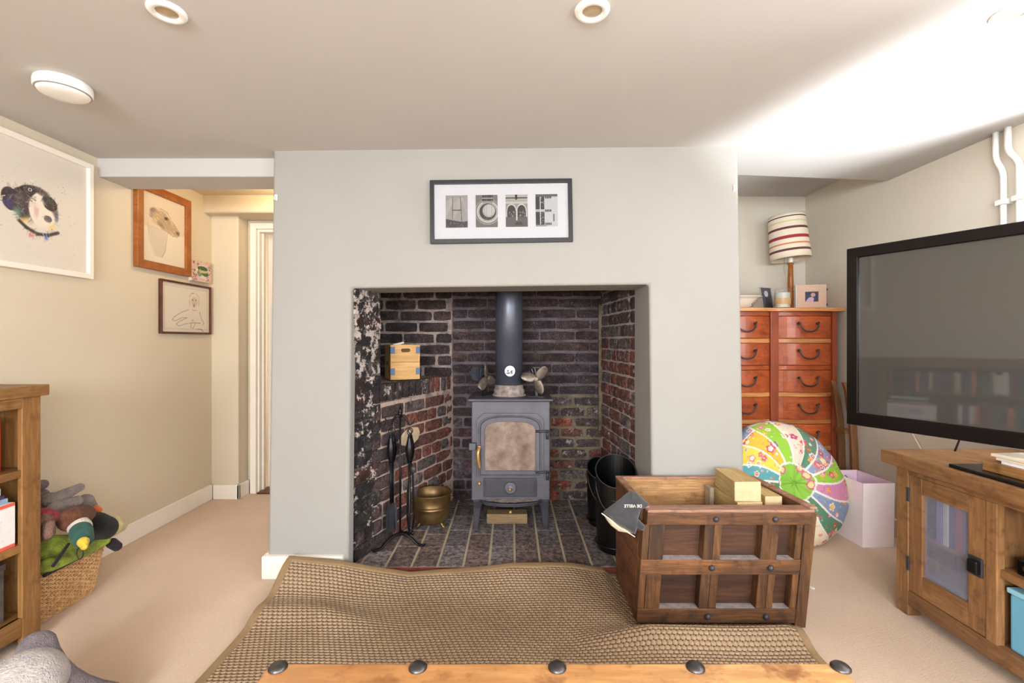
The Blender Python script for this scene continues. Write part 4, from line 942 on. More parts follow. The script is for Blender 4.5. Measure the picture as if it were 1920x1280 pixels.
for x_ in (0.62, 0.7): c.ell(x_, 0.7, 0.014, 0.014, C(60, 50, 48))
c.ell(0.655, 0.58, 0.022, 0.05, C(120, 96, 92), a=0.9, soft=0.6).path([(0.6, 0.49), (0.66, 0.47), (0.72, 0.49)], 0.005, pc).path([(0.55, 0.75), (0.6, 0.84), (0.7, 0.85), (0.77, 0.76)], 0.005, pc)
c.path([(0.54, 0.48), (0.4, 0.42), (0.26, 0.32), (0.2, 0.25), (0.26, 0.22), (0.4, 0.3), (0.5, 0.3)], 0.006, pc).path([(0.5, 0.3), (0.35, 0.22), (0.28, 0.16), (0.33, 0.12), (0.5, 0.18), (0.62, 0.2), (0.8, 0.2)], 0.006, pc).path([(0.6, 0.2), (0.58, 0.1), (0.63, 0.08), (0.68, 0.18)], 0.006, pc).path([(0.78, 0.45), (0.82, 0.3), (0.88, 0.2), (0.84, 0.16)], 0.006, pc).ell(0.62, 0.25, 0.03, 0.03, C(200, 150, 130), a=0.6).path([(0.72, 0.07), (0.82, 0.06), (0.86, 0.02)], 0.01, pc)
c.grain(0.05).put('drawing', (-0.236, -0.0108, -0.163), (0.472, 0, 0), (0, 0, 0.326), p4)

# ------------------------------------------------------------------ ceiling fittings
def downlight(x, y, label):
    t = thing('downlight', label, 'downlight', (x, y, 2.2), (0, 0, 0), 'recessed ceiling downlights')
    b = B(); b.lathe([(0.053, 0), (0.053, -0.004), (0.048, -0.010), (0.033, -0.010), (0.030, -0.006), (0.030, 0.0)], n=40); b.build('bezel', M['white'], t, smooth=True)
    b = B(); b.lathe([(0.0, -0.004), (0.022, -0.005), (0.030, -0.002)], n=32); b.build('lamp_face', mat('dim_lamp_glass', C(186, 166, 136), 0.2, vs=40), t, smooth=True)
downlight(-1.045, 1.41, 'unlit white round downlight left, nearest the smoke alarm')
downlight(0.246, 1.405, 'unlit white round downlight in the middle of the ceiling')
downlight(1.535, 1.42, 'unlit white round downlight on the brightest part of ceiling, right')
sa = thing('smoke_alarm', 'round white smoke alarm on the ceiling above the dog painting', 'smoke alarm', (-1.735, 1.80, 2.2))
b = B(); b.lathe([(0.082, 0), (0.086, -0.004), (0.088, -0.012), (0.088, -0.034), (0.084, -0.038)], n=48, cap1=False); b.build('housing', M['white'], sa, smooth=True)
b = B(); b.lathe([(0.081, -0.038), (0.076, -0.046), (0.066, -0.051), (0.03, -0.053), (0.0, -0.053)], n=48); b.build('cover', M['white'], sa, smooth=True)
b = B(); b.lathe([(0.0835, -0.0365), (0.0845, -0.039), (0.080, -0.0415), (0.078, -0.040)], n=48); b.build('vent_slot', plain('grey_vent', C(140, 136, 134), 0.5), sa)
for nm, p_, lb in (('wall_hook', Vector((-1.232, fy(-1.23, 1.9)-0.001, 1.2-(371-638)/F*2.44)), 'tiny white plastic hook at the top left of chimney'), ('wall_hook', Vector((1.150, fy(1.15, 2)-0.001, 1.2-(352-638)/F*2.38)), 'tiny white plastic hook at the top right of chimney')):
    t = thing(nm, lb, 'hook', p_, (0, 0, 0), 'wall hooks')
    b = B(); b.box(-0.008, -0.004, -0.016, 0.008, 0, 0.016); b.build('plate', M['white'], t, 0.002)
    b = B(); b.tube([(0, -0.004, 0.004), (0, -0.016, 0.0), (0, -0.018, -0.012), (0, -0.012, -0.016)], 0.003, 8); b.build('prong', M['white'], t, smooth=True)

# ------------------------------------------------------------------ rug
def rug_h(X, Y):
    yb = 2.335+X*0.045-0.075*np.clip((X-0.6)/0.15, 0, 1)
    e = np.interp(X, [-1.08, -0.84, -0.5, -0.25, 0.0, 0.3, 0.53, 0.8], [0.118, 0.10, 0.036, 0.05, 0.07, 0.055, 0.02, 0.003])
    d = np.clip(yb-Y, 0, 9)
    h = 0.012+e*np.exp(-(d/0.16)**2)
    h = h+0.030*np.exp(-((Y-1.96-0.05*np.sin(X*5))/0.07)**2)*np.clip((-0.45-X)/0.35, 0, 1)
    sgn = np.clip((X-0.25)/0.3, 0, 1)*np.clip((1.3-X)/0.2, 0, 1)
    h = h+0.052*np.exp(-((Y-1.845)/0.058)**2)*sgn
    h = h+0.014*np.exp(-((Y-2.1)/0.14)**2)*np.exp(-((X-0.15)/0.25)**2)
    h = h+0.003*np.sin(X*9+Y*5)
    # stay under the crate
    under = np.clip((X-0.47)/0.04, 0, 1)*np.clip((Y-1.885)/0.03, 0, 1)
    return h*(1-under)+0.010*under
def rug_xy(U, V):
    x = -1.08+U*2.24; yb = 2.335+x*0.045-0.085*np.clip((x-0.56)/0.15, 0, 1)+0.008*np.sin(x*4); y = yb-(1-V)*(yb-0.15)
    x = x-0.03*np.sin(V*2.2)*(U < 0.2)*(0.2-U)*3
    return x, y
def rugf(U, V):
    x, y = rug_xy(U, V); return [x, y, rug_h(x, y)]
rg = grid_obj('area_rug', 190, 200, rugf, M['rug'])
tag(rg, 'brown woven sisal rug with rippled edges in front of hearth', 'rug')
def strip(fu, fv, n, k, name):
    def f(U, V):
        x, y = rug_xy(fu(U, V), fv(U, V)); z = rug_h(x, y)+0.004; z = np.where((V < 0.01) | (V > 0.99), z-0.0085, z); return [x, y, z]
    return grid_obj(name, n, k, f, M['rugtape'], rg)
strip(lambda U, V: U, lambda U, V: 0.980+0.0215*V, 190, 8, 'border')
strip(lambda U, V: -0.002+0.0165*V, lambda U, V: U, 200, 8, 'border')
strip(lambda U, V: 1.002-0.0165*V, lambda U, V: U, 200, 8, 'border')

# ------------------------------------------------------------------ crate
CW, CD, CHH = 0.70, 0.378, 0.470
cr = thing('wooden_crate', 'old dark wooden crate with six recessed front panels, holding timber blocks', 'crate', (0.519, 1.92, 0.031), (0, 0, math.radians(0)))
sh = lambda co: Vector((co.x+0.07*co.z*(1-co.y/CD)+(co.x/CW)*(0.03*co.z*(1-co.y/CD)-0.017*co.y/CD), co.y, co.z+0.02*max(co.y, 0)/CD*co.z/CHH))
T = 0.045
def cp(name, x0, z0, x1, z1, y0, y1, m, bev=0.003): return B().box(x0, y0, z0, x1, y1, z1).build(name, m, cr, bev, fn=sh)
zr = [0.0, 0.060, 0.200, 0.262, 0.407, CHH]
cp('rail', 0.0, zr[0], CW-0.045, zr[1], -0.002, T, M['cratex']); cp('rail', 0.0, zr[2], CW-0.045, zr[3], -0.002, T, M['cratex']); cp('rail', 0.012, zr[4], CW-0.02, zr[5]-0.012, -0.006, T, M['cratex'])
cp('top_rim', 0.012, zr[5]-0.012, CW-0.012, zr[5], -0.008, T+0.004, M['crtop'])
for za_, zb_ in ((zr[1], zr[2]), (zr[3], zr[4])):
    for xa_, xb_ in ((0.0, 0.028), (0.028, 0.090), (0.252, 0.292), (0.292, 0.325), (0.488, 0.528), (0.528, 0.557), (0.628, 0.655)):
        cp('stile', xa_+0.0006, za_, xb_-0.0006, zb_, random.uniform(-0.001, 0.003), T, M['cratez'], 0.002)
    for xa_, xb_ in ((0.090, 0.252), (0.325, 0.488), (0.557, 0.628)):
        cp('recessed_panel', xa_, za_, xb_, zb_, T-0.006, T+0.006, M['panel'], 0)
for za_ in (zr[1], zr[3]):
    for xa_, xb_ in ((0.091, 0.251), (0.326, 0.487), (0.558, 0.627)): cp('dust_layer', xa_, za_, xb_, za_+0.0012, 0.002, T-0.007, M['dust'], 0)
cp('corner_post', CW-0.045, -0.018, CW, CHH-0.012, -0.004, T, M['cratez'])
for z_ in (0.03, 0.231, 0.432):
    for x_ in (0.29, 0.53):
        b = B(); b.ball((x_, -0.008, z_), (0.012, 0.010, 0.012), 12); b.build('iron_stud', M['irondark'], cr, fn=sh, smooth=True)
for k in range(4):
    cp('side_board', 0.0, CHH*k/4+0.001, 0.022, CHH*(k+1)/4-0.001 if k < 3 else CHH, T, CD, M['cratey'])
    cp('side_board', CW-0.022, CHH*k/4+0.001, CW, CHH*(k+1)/4-0.001 if k < 3 else CHH, T, CD, M['cratey'])
for k in range(3): cp('back_board', 0.022, CHH*k/3+0.001, CW-0.022, CHH*(k+1)/3-(0.001 if k < 2 else 0), CD-0.022, CD, M['cratein'])
cp('base_board', 0.022, 0.0, CW-0.022, 0.014, T+0.006, CD-0.022, M['cratein'])
cp('top_rim', -0.003, CHH, 0.026, CHH+0.01, 0.01, CD, M['crtop']); cp('top_rim', CW-0.028, CHH, CW+0.003, CHH+0.01, 0.0, CD, M['crtop']); cp('top_rim', 0.026, CHH, CW-0.028, CHH+0.01, CD-0.025, CD, M['crtop'])

def block(label, x, y, z, rz, w_=0.117, l=0.25, h=0.085):
    b = B(); b.box(0, 0, 0, w_, l, h); bmesh.ops.recalc_face_normals(b.bm, faces=b.bm.faces)
    for f in b.bm.faces:
        if f.normal.y < -0.9: f.material_index = 1
    for v in b.bm.verts: v.co += Vector([random.uniform(-0.002, 0.002) for _ in range(3)])
    o = b.build('timber_block', [M['timber'], M['timberend']], None, 0.003, loc=(x, y, z), rot=(0, 0, rz))
    return tag(o, label, 'timber', 'sawn timber blocks in the crate')
z0_ = 0.056
hid = 'sawn timber block hidden low in the crate beneath the visible blocks'
for k in range(4):
    block(hid, 0.975, 2.035, z0_+k*0.0875, 0, 0.112, 0.22); block(hid, 1.10, 2.035, z0_+k*0.0875, 0, 0.10, 0.22)
block('sawn timber block under the topmost one, in the crate', 0.992, 2.030, z0_+4*0.0875, 0.03, 0.112, 0.22)
block('topmost pale sawn timber block, rising above the crate rim', 0.985, 2.040, z0_+5*0.0875, -0.03, 0.112, 0.22)
block('sawn timber block nearest the crate right side, end grain showing', 1.128, 2.06, z0_+4*0.0875+0.016, 0.0, 0.078, 0.2)
o = B().box(0, 0, 0, 0.02, 0.05, 0.455).build('wood_lath', M['lath'], None, 0.002, loc=(0.938, 2.2, 0.046), rot=(0, math.radians(1), 0.1)); tag(o, 'thin upright lath standing left of the timber blocks in crate', 'timber')

# glove hanging over the crate corner
def puff(outline, th, cen=None, rings=7):
    n = len(outline); cx_ = sum(p[0] for p in outline)/n if cen is None else cen[0]; cz_ = sum(p[1] for p in outline)/n if cen is None else cen[1]
    b = B(); fr_ = []
    for s_ in (-1, 1):
        R = []
        for k in range(rings):
            t = 1-k/rings; q = []
            for px_, pz_ in outline: q.append((cx_+(px_-cx_)*t, s_*th*math.sqrt(max(1-t**2.5, 0)), cz_+(pz_-cz_)*t))
            R.append(q)
        fr_.append(R)
    rings_ = fr_[0][::-1]+fr_[1][1:]
    b.loft(rings_); return b
gD = 1.893
def gp(x, y): p = W(x, y, gD); return (p.x-0.56, p.z-0.42)
gl = thing('oven_glove', 'charcoal suede gauntlet glove with upside-down lettering hung on crate corner', 'glove', (0.56, gD-0.005, 0.42), (0, 0, 0))
def dens(P, k=4):
    out = []
    for a, b_ in zip(P, P[1:]+P[:1]):
        for i in range(k): out.append((a[0]+(b_[0]-a[0])*i/k, a[1]+(b_[1]-a[1])*i/k))
    return out
ol = [gp(*q) for q in ((1127, 959), (1140, 949), (1160, 934), (1176, 920), (1184, 917), (1194, 921), (1206, 933), (1219, 943), (1212, 947), (1202, 950), (1199, 962), (1196, 973), (1197, 982), (1194, 992), (1190, 1003), (1176, 993), (1158, 983), (1144, 970))]
o = puff(dens(ol), 0.021).build('gauntlet', M['suede'], gl, smooth=True); o.modifiers.new('s', 'SUBSURF').render_levels = 1
bpy.data.objects[o.name]
li = [gp(*q) for q in ((1131, 963), (1146, 972), (1160, 984), (1178, 994), (1188, 1001), (1176, 1000), (1160, 997), (1146, 986), (1138, 976))]
puff(dens(li), 0.012).build('lining', M['lining'], gl, smooth=True, loc=(0, 0.012, 0))
a_, b_ = gp(1193, 978), gp(1202, 986)
B().capsule((a_[0], 0, a_[1]), (b_[0], -0.004, b_[1]), 0.015, 0.013, 14).build('thumb', M['suede'], gl, smooth=True)
B().tube([(gp(x_, y_)[0], -0.006, gp(x_, y_)[1]) for x_, y_ in ((1127, 960), (1143, 972), (1157, 985), (1175, 995), (1189, 1004))], 0.002, 6).build('hem_stitch', M['thread'], gl)
fo = bpy.data.curves.new('lettering', 'FONT'); fo.body = 'DE VIELLE'; fo.size = 0.0165; fo.extrude = 0.0006; fo.offset = 0.0002
o = bpy.data.objects.new('lettering', fo); COL.objects.link(o); fo.materials.append(M['thread']); o.parent = gl
e = gp(1200, 941); o.location = (e[0], -0.0245, e[1]); o.rotation_euler = (PI/2, PI, 0); demesh(o)

# ------------------------------------------------------------------ foreground coffee table
TZ, TY = 0.45, 1.08
tb = thing('coffee_table', 'low wooden coffee table with round iron studs, in the foreground', 'table', (0.1, 0.78, 0))
pw = B(); bx('edge_plank', (-0.66, 0.155, TZ-0.045), (0.66, 0.30, TZ), M['table'], tb, 0.006, seg=3)
for k in range(3): bx('top_plank', (-0.66, -0.30+k*0.1517, TZ-0.045), (0.66, -0.30+(k+1)*0.1517-0.0015, TZ), M['table'], tb, 0.003)
for k, xpx in enumerate((520, 783, 1045, 1305, 1578)):
    xx = (xpx-CX)/F*1.06-0.1
    b = B(); b.lathe([(0.021, 0), (0.021, 0.003), (0.016, 0.008), (0.008, 0.0105), (0, 0.0108)], (xx, 0.283, TZ), 28); b.build('iron_stud', M['pewter'], tb, smooth=True)
for sx_ in (-1, 1):
    for sy_ in (-1, 1):
        bx('leg', (sx_*0.6-0.035, sy_*0.24-0.035, 0.016), (sx_*0.6+0.035, sy_*0.24+0.035, TZ-0.045), M['oakz'], tb, 0.004)
    bx('apron', (sx_*0.6-0.012, -0.205, TZ-0.13), (sx_*0.6+0.012, 0.205, TZ-0.045), M['oak'], tb)
for sy_ in (-1, 1): bx('apron', (-0.565, sy_*0.24-0.012, TZ-0.13), (0.565, sy_*0.24+0.012, TZ-0.045), M['oakx'], tb)

# ------------------------------------------------------------------ bookcase, left
BX0, BX1, BY0, BY1, BZ = -2.245, -1.90, 0.55, 1.876, 1.022
bc = thing('bookcase', 'oak bookcase against the left wall, cut by the frame edge', 'bookcase', (BX0, BY0, 0))
lx, ly = BX1-BX0, BY1-BY0
def bp(n, a, b_, m='oak', bev=0.003): return bx(n, a, b_, M[m], bc, bev)
bp('top', (-0.0, -0.02, 0.978), (lx+0.02, ly+0.016, BZ)); bp('side_panel', (0, 0, 0.0), (lx-0.02, 0.03, 0.978), 'oakz'); bp('side_panel', (0, ly-0.03, 0), (lx-0.02, ly, 0.978), 'oakz')
bp('stile', (lx-0.02, ly-0.072, 0), (lx, ly, 0.978), 'oakz'); bp('stile', (lx-0.02, 0, 0), (lx, 0.072, 0.978), 'oakz')
bp('top_rail', (lx-0.02, 0.072, 0.935), (lx, ly-0.072, 0.978)); bp('bottom_rail', (lx-0.02, 0.072, 0.05), (lx, ly-0.072, 0.122))
bp('back_panel', (0.0, 0.03, 0.05), (0.012, ly-0.03, 0.978), 'oakz')
for z_ in (0.696, 0.406, 0.122): bp('shelf', (0.012, 0.03, z_-0.03), (lx-0.005, ly-0.03, z_))
def book(loc, w_, h_, d_, col, label, lean=0, group='books in the oak bookcase'):
    """spine towards +x"""
    t = thing('book', label, 'book', loc, (lean, 0, 0), group); m_ = plain('book_cover', col, 0.5)
    bx('cover', (0, 0, 0), (d_, w_, h_), m_, t, 0.002); bx('page_block', (0.004, 0.003, h_), (d_-0.006, w_-0.003, h_+0.0008), M['paper'], t, 0)
y = BY0+0.08; cols = [('navy', C(40, 60, 90)), ('crimson', C(120, 40, 40)), ('cream', C(200, 190, 170)), ('black', C(30, 30, 32)), ('green', C(60, 100, 70)), ('orange', C(210, 120, 60)), ('violet', C(90, 80, 120)), ('white', C(220, 215, 205))]
lbh = '%s upright book on the %s shelf, mirrored in the television'
while y < BY1-0.19:
    w_ = random.uniform(0.022, 0.045); book((BX1-0.18, y, 0.6965), w_, random.uniform(0.17, 0.215), 0.14, *(lambda q: (q[1], lbh % (q[0], 'top')))(random.choice(cols))); y += w_+0.002
y = BY0+0.08
while y < BY1-0.62:
    w_ = random.uniform(0.022, 0.045); book((BX1-0.18, y, 0.4065), w_, random.uniform(0.17, 0.22), 0.14, *(lambda q: (q[1], lbh % (q[0], 'middle')))(random.choice(cols))); y += w_+0.002
book((BX1-0.20, BY1-0.128, 0.6965), 0.026, 0.20, 0.15, C(186, 46, 30), 'tall red book on the top shelf, nearest the bookcase end')
book((BX1-0.20, BY1-0.158, 0.6965), 0.026, 0.205, 0.15, C(34, 40, 60), 'dark navy book left of the red one on the top shelf')
t = thing('picture_box', 'white box with pink drawing and red edges on middle shelf', 'box', (BX1-0.30, BY1-0.46, 0.4065))
bx('carton', (0, 0, 0), (0.285, 0.375, 0.17), plain('box_card', C(232, 226, 220), 0.5), t, 0.002)
c = Canvas(70, 46, C(236, 230, 226)); c.rect(0, 0, 1, 0.07, C(226, 92, 74)).rect(0, 0.92, 1, 1, C(226, 92, 74)).ell(0.72, 0.5, 0.16, 0.3, C(226, 190, 220), a=0.9, soft=0.4).ell(0.4, 0.5, 0.15, 0.3, C(220, 180, 216), a=0.8, soft=0.4).specks(60, [C(150, 150, 200), C(200, 200, 220), C(170, 160, 190)], 0.012, (0.05, 0.12, 0.95, 0.9), 0.7).grain(0.08)
c.put('front_print', (0.2857, 0, 0), (0, 0.375, 0), (0, 0, 0.17), t)
for k, (h_, cc, lb) in enumerate(((0.018, C(150, 170, 200), 'thin blue-covered magazine lying flat on the white box'), (0.014, C(80, 60, 96), 'thin purple magazine in the pile on the white box'), (0.03, C(214, 220, 218), 'thick pale patterned album topping the pile on white box'))):
    zz = 0.577+sum((0.018, 0.014, 0.03)[:k])
    o = bx('magazine', (0, 0, 0), (0.24, 0.33-0.02*k, h_-0.001), mat('magazine_cover', cc, 0.35, vs=30), None, 0.002, loc=(BX1-0.275+0.01*k, BY1-0.42, zz), rot=(0, 0, 0.04*k)); tag(o, lb, 'magazine')
t = thing('storage_box', 'dark box on the bottom shelf of the bookcase', 'box', (BX1-0.29, BY1-0.5, 0.1225)); bx('carton', (0, 0, 0), (0.25, 0.40, 0.2), mat('speckled_dark_card', C(92, 84, 74), 0.7, vs=20, var=0.3), t); bx('lid', (-0.004, -0.004, 0.2), (0.254, 0.404, 0.222), mat('speckled_lid', C(70, 62, 56), 0.7, vs=20, var=0.3), t)

# grey plush in the corner of the frame
t = thing('plush_toy', 'big light grey plush with a darker ear, bottom left corner', 'soft toy', (-1.47, 1.38, 0))
b = B(); b.capsule((-0.04, 0, 0.10), (0.02, 0.0, 0.165), 0.13, 0.105, 24); b.build('body', M['f_lgrey'], t, smooth=True)
b = B(); b.capsule((0.0, 0.06, 0.245), (0.165, 0.07, 0.06), 0.05, 0.075, 20, 0.6, (0.5, -0.3, 0.6), 0.03); b.build('ear', M['f_dgrey'], t, smooth=True)
b = B(); b.capsule((-0.12, -0.02, 0.235), (-0.05, -0.08, 0.2), 0.04, 0.05, 16, 0.7); b.build('head', M['f_lgrey'], t, smooth=True)

# ------------------------------------------------------------------ wicker basket with toys
KX0, KX1, KY0, KY1, KZ = -2.215, -1.965, 1.90, 2.27, 0.215
bk_ = thing('wicker_basket', 'pale wicker basket beside the bookcase, heaped with soft toys', 'basket', ((KX0+KX1)/2, (KY0+KY1)/2, 0))
hx, hy = (KX1-KX0)/2, (KY1-KY0)/2
def rr(ax, ay, r, n=72):
    P = []
    per = [(ax-r, ay-r, 0), (-ax+r, ay-r, PI/2), (-ax+r, -ay+r, PI), (ax-r, -ay+r, 3*PI/2)]
    for i, (cx_, cy_, a0) in enumerate(per):
        for k in range(6): a = a0+PI/2*k/5; P.append(Vector((cx_+r*math.cos(a), cy_+r*math.sin(a), 0)))
    L = [0]
    for a, b2 in zip(P, P[1:]+P[:1]): L.append(L[-1]+(b2-a).length)
    out = []; Q = P+P[:1]
    for i in range(n):
        s_ = L[-1]*i/n; k = max(j for j in range(len(L)-1) if L[j] <= s_); f = (s_-L[k])/(L[k+1]-L[k]+1e-9); q = Q[k].lerp(Q[k+1], f)
        d = (Q[k+1]-Q[k]).normalized() if (Q[k+1]-Q[k]).length > 1e-6 else Vector((1, 0, 0)); out.append((q, Vector((d.y, -d.x, 0))))
    return out
weave = B(); NS = 62
for row in range(24):
    f = row/23; sc_ = 0.80+0.20*f; P = rr(hx*sc_, hy*(0.86+0.14*f), 0.05, NS*2)
    weave.tube([q+n_*(0.0035*math.cos(PI*(i/2+row)))+Vector((0, 0, 0.006+f*(KZ-0.014))) for i, (q, n_) in enumerate(P)], 0.0036, 4, closed=True)
stuff(weave.build('woven_sides', M['wicker'], bk_, smooth=True))
stk_ = B()
for (q, n_), (q2, n2) in zip(rr(hx*0.80, hy*0.86, 0.05, NS), rr(hx, hy, 0.05, NS)): stk_.tube([q+Vector((0, 0, 0.003)), q2+Vector((0, 0, KZ))], 0.0025, 4)
stuff(stk_.build('upright_stakes', M['wicker'], bk_))
rm = B()
for ph in (0, PI): rm.tube([q+n_*0.005*math.cos(i*0.9+ph)+Vector((0, 0, KZ+0.005*math.sin(i*0.9+ph))) for i, (q, n_) in enumerate(rr(hx, hy, 0.05, 140))], 0.0055, 5, closed=True)
rm.build('rim', M['wicker'], bk_, smooth=True)
b = B(); b.loft([[tuple(q+Vector((0, 0, z_))) for q, n_ in rr(hx*0.79, hy*0.85, 0.05, 40)] for z_ in (0.001, 0.008)]); b.build('base', M['wicker'], bk_)
def toy(name, label, base): return thing(name, label, 'soft toy', base, (0, 0, 0), 'soft toys heaped in the basket')
def cap(t, nm, m, a, b_, ra, rb, **k):
    o = Vector(t.location); return B().capsule(Vector(a)-o, Vector(b_)-o, ra, rb, 20, **k).build(nm, M[m], t, smooth=True)
# lower filling toy so the heap rests on something
t = toy('plush_toy', 'black plush with cream tail end lying across the middle of basket', (-2.09, 2.1, 0.03))
cap(t, 'body', 'f_black', (-2.09, 2.02, 0.13), (-2.08, 2.2, 0.16), 0.095, 0.08); cap(t, 'shoulder', 'f_black', W(195, 990, 2.22), W(178, 985, 2.18), 0.055, 0.06); cap(t, 'rump', 'f_cream', W(212, 986, 2.28), W(222, 985, 2.31), 0.05, 0.036)
t = toy('plush_snake', 'long lime green and brown plush draped over the basket front rim', (-1.99, 2.05, 0.2))
cap(t, 'body', 'f_lime', W(90, 1060, 1.96), W(196, 1012, 2.22), 0.032, 0.024, bend=0.01); cap(t, 'hood', 'f_lime', W(90, 1026, 2.0), W(130, 1022, 2.07), 0.052, 0.045)
cap(t, 'stripe', 'f_plum', W(84, 1078, 1.93), W(190, 1024, 2.19), 0.008, 0.006); cap(t, 'stripe', 'f_plum', W(100, 1060, 1.93), W(128, 1020, 2.01), 0.007, 0.006)
t = toy('plush_toy', 'dark plum plush end hanging over the basket far corner', W(214, 1022, 2.27)); cap(t, 'body', 'f_plum', W(210, 1018, 2.26), W(219, 1024, 2.27), 0.024, 0.022)
t = toy('plush_rabbit', 'grey plush with two long pointed ears on top of the heap', (-2.13, 2.1, 0.22))
cap(t, 'head', 'f_grey', W(95, 948, 2.12), W(120, 950, 2.16), 0.06, 0.05); cap(t, 'ear', 'f_grey', W(98, 938, 2.08), W(150, 913, 2.16), 0.032, 0.018, flat=0.5); cap(t, 'ear', 'f_grey', W(104, 954, 2.06), W(146, 938, 2.14), 0.034, 0.022, flat=0.5)
cap(t, 'cheek', 'f_grey', W(160, 940, 2.22), W(168, 950, 2.24), 0.035, 0.03); cap(t, 'nose', 'f_orange', W(180, 953, 2.22), W(185, 956, 2.22), 0.015, 0.014)
t = toy('plush_duck', 'plush mallard with green head, white collar and yellow beak', (-2.06, 2.1, 0.2))
cap(t, 'body', 'f_brown', W(136, 972, 2.02), W(158, 964, 2.08), 0.054, 0.04); cap(t, 'collar', 'f_white', W(148, 986, 2.01), W(151, 989, 2.005), 0.040, 0.040); cap(t, 'head', 'f_green', W(152, 996, 1.985), W(156, 1010, 1.97), 0.040, 0.036); cap(t, 'beak', 'f_yel', W(156, 1016, 1.935), W(158, 1025, 1.92), 0.021, 0.012)
B().tube([Vector(W(150+6*math.sin(a), 1037-11*math.cos(a), 1.93))-Vector(t.location) for a in [2*PI*i/16 for i in range(16)]], 0.002, 6, closed=True).build('cord_loop', M['blackcord'], t, smooth=True)
t = toy('plush_toy', 'tan plush with red speckled cap and blue-grey ear by bookcase', (-2.1, 1.98, 0.22))
cap(t, 'face', 'f_tan', W(82, 978, 1.95), W(86, 1000, 1.94), 0.036, 0.03); cap(t, 'cap', 'f_red', W(82, 966, 1.965), W(98, 970, 1.98), 0.032, 0.03); cap(t, 'ear', 'f_dgrey', W(104, 968, 2.0), W(110, 975, 2.01), 0.032, 0.026, flat=0.6); cap(t, 'snout', 'f_tan', W(92, 985, 1.92), W(90, 1002, 1.91), 0.02, 0.018)
t = toy('plush_toy', 'mauve grey plush paw peeping above the heap by bookcase', W(78, 930, 2.15)); cap(t, 'paw', 'f_dgrey', W(74, 910, 2.15), W(80, 908, 2.16), 0.026, 0.022); cap(t, 'paw', 'f_dgrey', W(76, 932, 2.14), W(84, 930, 2.15), 0.024, 0.02); cap(t, 'body', 'f_dgrey', W(68, 935, 2.16), W(72, 960, 2.14), 0.05, 0.05)
t = toy('plush_toy', 'off-white plush bit tucked under the green plush', W(82, 1022, 2.0)); cap(t, 'body', 'f_white', W(80, 1018, 2.02), W(84, 1024, 2.03), 0.03, 0.028)

# ------------------------------------------------------------------ chest of drawers in the alcove
QX0, QX1, QY, QZ = 1.43, 2.31, 3.30, 1.43
ch = thing('chest_of_drawers', 'tall polished red-brown chest with bow-fronted drawers in the alcove', 'chest of drawers', (QX0, QY, 0))
QW = QX1-QX0; QD = 0.38; cm = QW/2
bx('carcass', (0.02, 0.05, 0.06), (QW-0.02, QD, QZ-0.025), M['chestz'], ch)
bx('side_panel', (0, 0.02, 0.0), (0.02, QD, QZ-0.025), M['chestz'], ch); bx('side_panel', (QW-0.02, 0.02, 0.0), (QW, QD, QZ-0.025), M['chestz'], ch)
b = B(); n_ = 40
P = [(-0.04+(QW+0.08)*i/n_, -0.035-0.022*abs(math.sin(2*PI*i/n_))) for i in range(n_+1)]+[(QW+0.04, QD+0.01), (-0.04, QD+0.01)]
b.loft([[(x, y, QZ-0.025) for x, y in P], [(x, y, QZ) for x, y in P]]); b.build('top', M['chestp'], ch, 0.004)
for xa_ in (0.0, cm-0.028, QW-0.03): bx('stile', (xa_, -0.012, 0.0), (xa_+(0.056 if xa_ == cm-0.028 else 0.03), 0.05, QZ-0.025), M['chestz'], ch)
def bow(name, xa, xb, za, zb_, m, parent, d0=0.0, dep=0.03, bev=0.003):
    b = B(); n_ = 14; pts = [(xa+(xb-xa)*i/n_, d0-dep*math.sin(PI*i/n_)**0.8) for i in range(n_+1)]+[(xb, 0.05), (xa, 0.05)]
    b.loft([[(x, y, za) for x, y in pts], [(x, y, zb_) for x, y in pts]]); return b.build(name, m, parent, bev)
pitch = 0.191
for col_ in range(2):
    xa, xb = (0.03, cm-0.028) if col_ == 0 else (cm+0.028, QW-0.03)
    for k in range(7):
        zt2 = QZ-0.025-k*pitch; zd = zt2-0.034
        bow('rail', xa, xb, zd+0.002, zt2, M['chestp'] if k % 2 == 1 or k == 4 else M['chest'], ch, 0.004, 0.02)
        dr_ = bow('drawer', xa+0.002, xb-0.002, zd-pitch+0.036, zd, M['chest'], ch, 0.0, 0.034)
        xc_, zh = (xa+xb)/2, zd-0.055; hw_ = 0.072
        b = B(); pts = [(xc_-hw_, -0.046, zh+0.012)]+[(xc_+hw_*math.cos(PI+PI*i/12)*0.86, -0.055-0.012*math.sin(PI*i/12), zh-0.055*math.sin(PI*i/12)**0.9) for i in range(13)]+[(xc_+hw_, -0.046, zh+0.012)]
        b.tube(pts, 0.0055, 8); b.ball((xc_-hw_*0.9, -0.044, zh+0.003), (0.01, 0.014, 0.01), 10); b.ball((xc_+hw_*0.9, -0.044, zh+0.003), (0.01, 0.014, 0.01), 10); b.build('handle', M['pewter'], dr_, smooth=True)
bx('plinth', (0.0, 0.0, 0.0), (QW, QD, 0.06), M['chest'], ch)

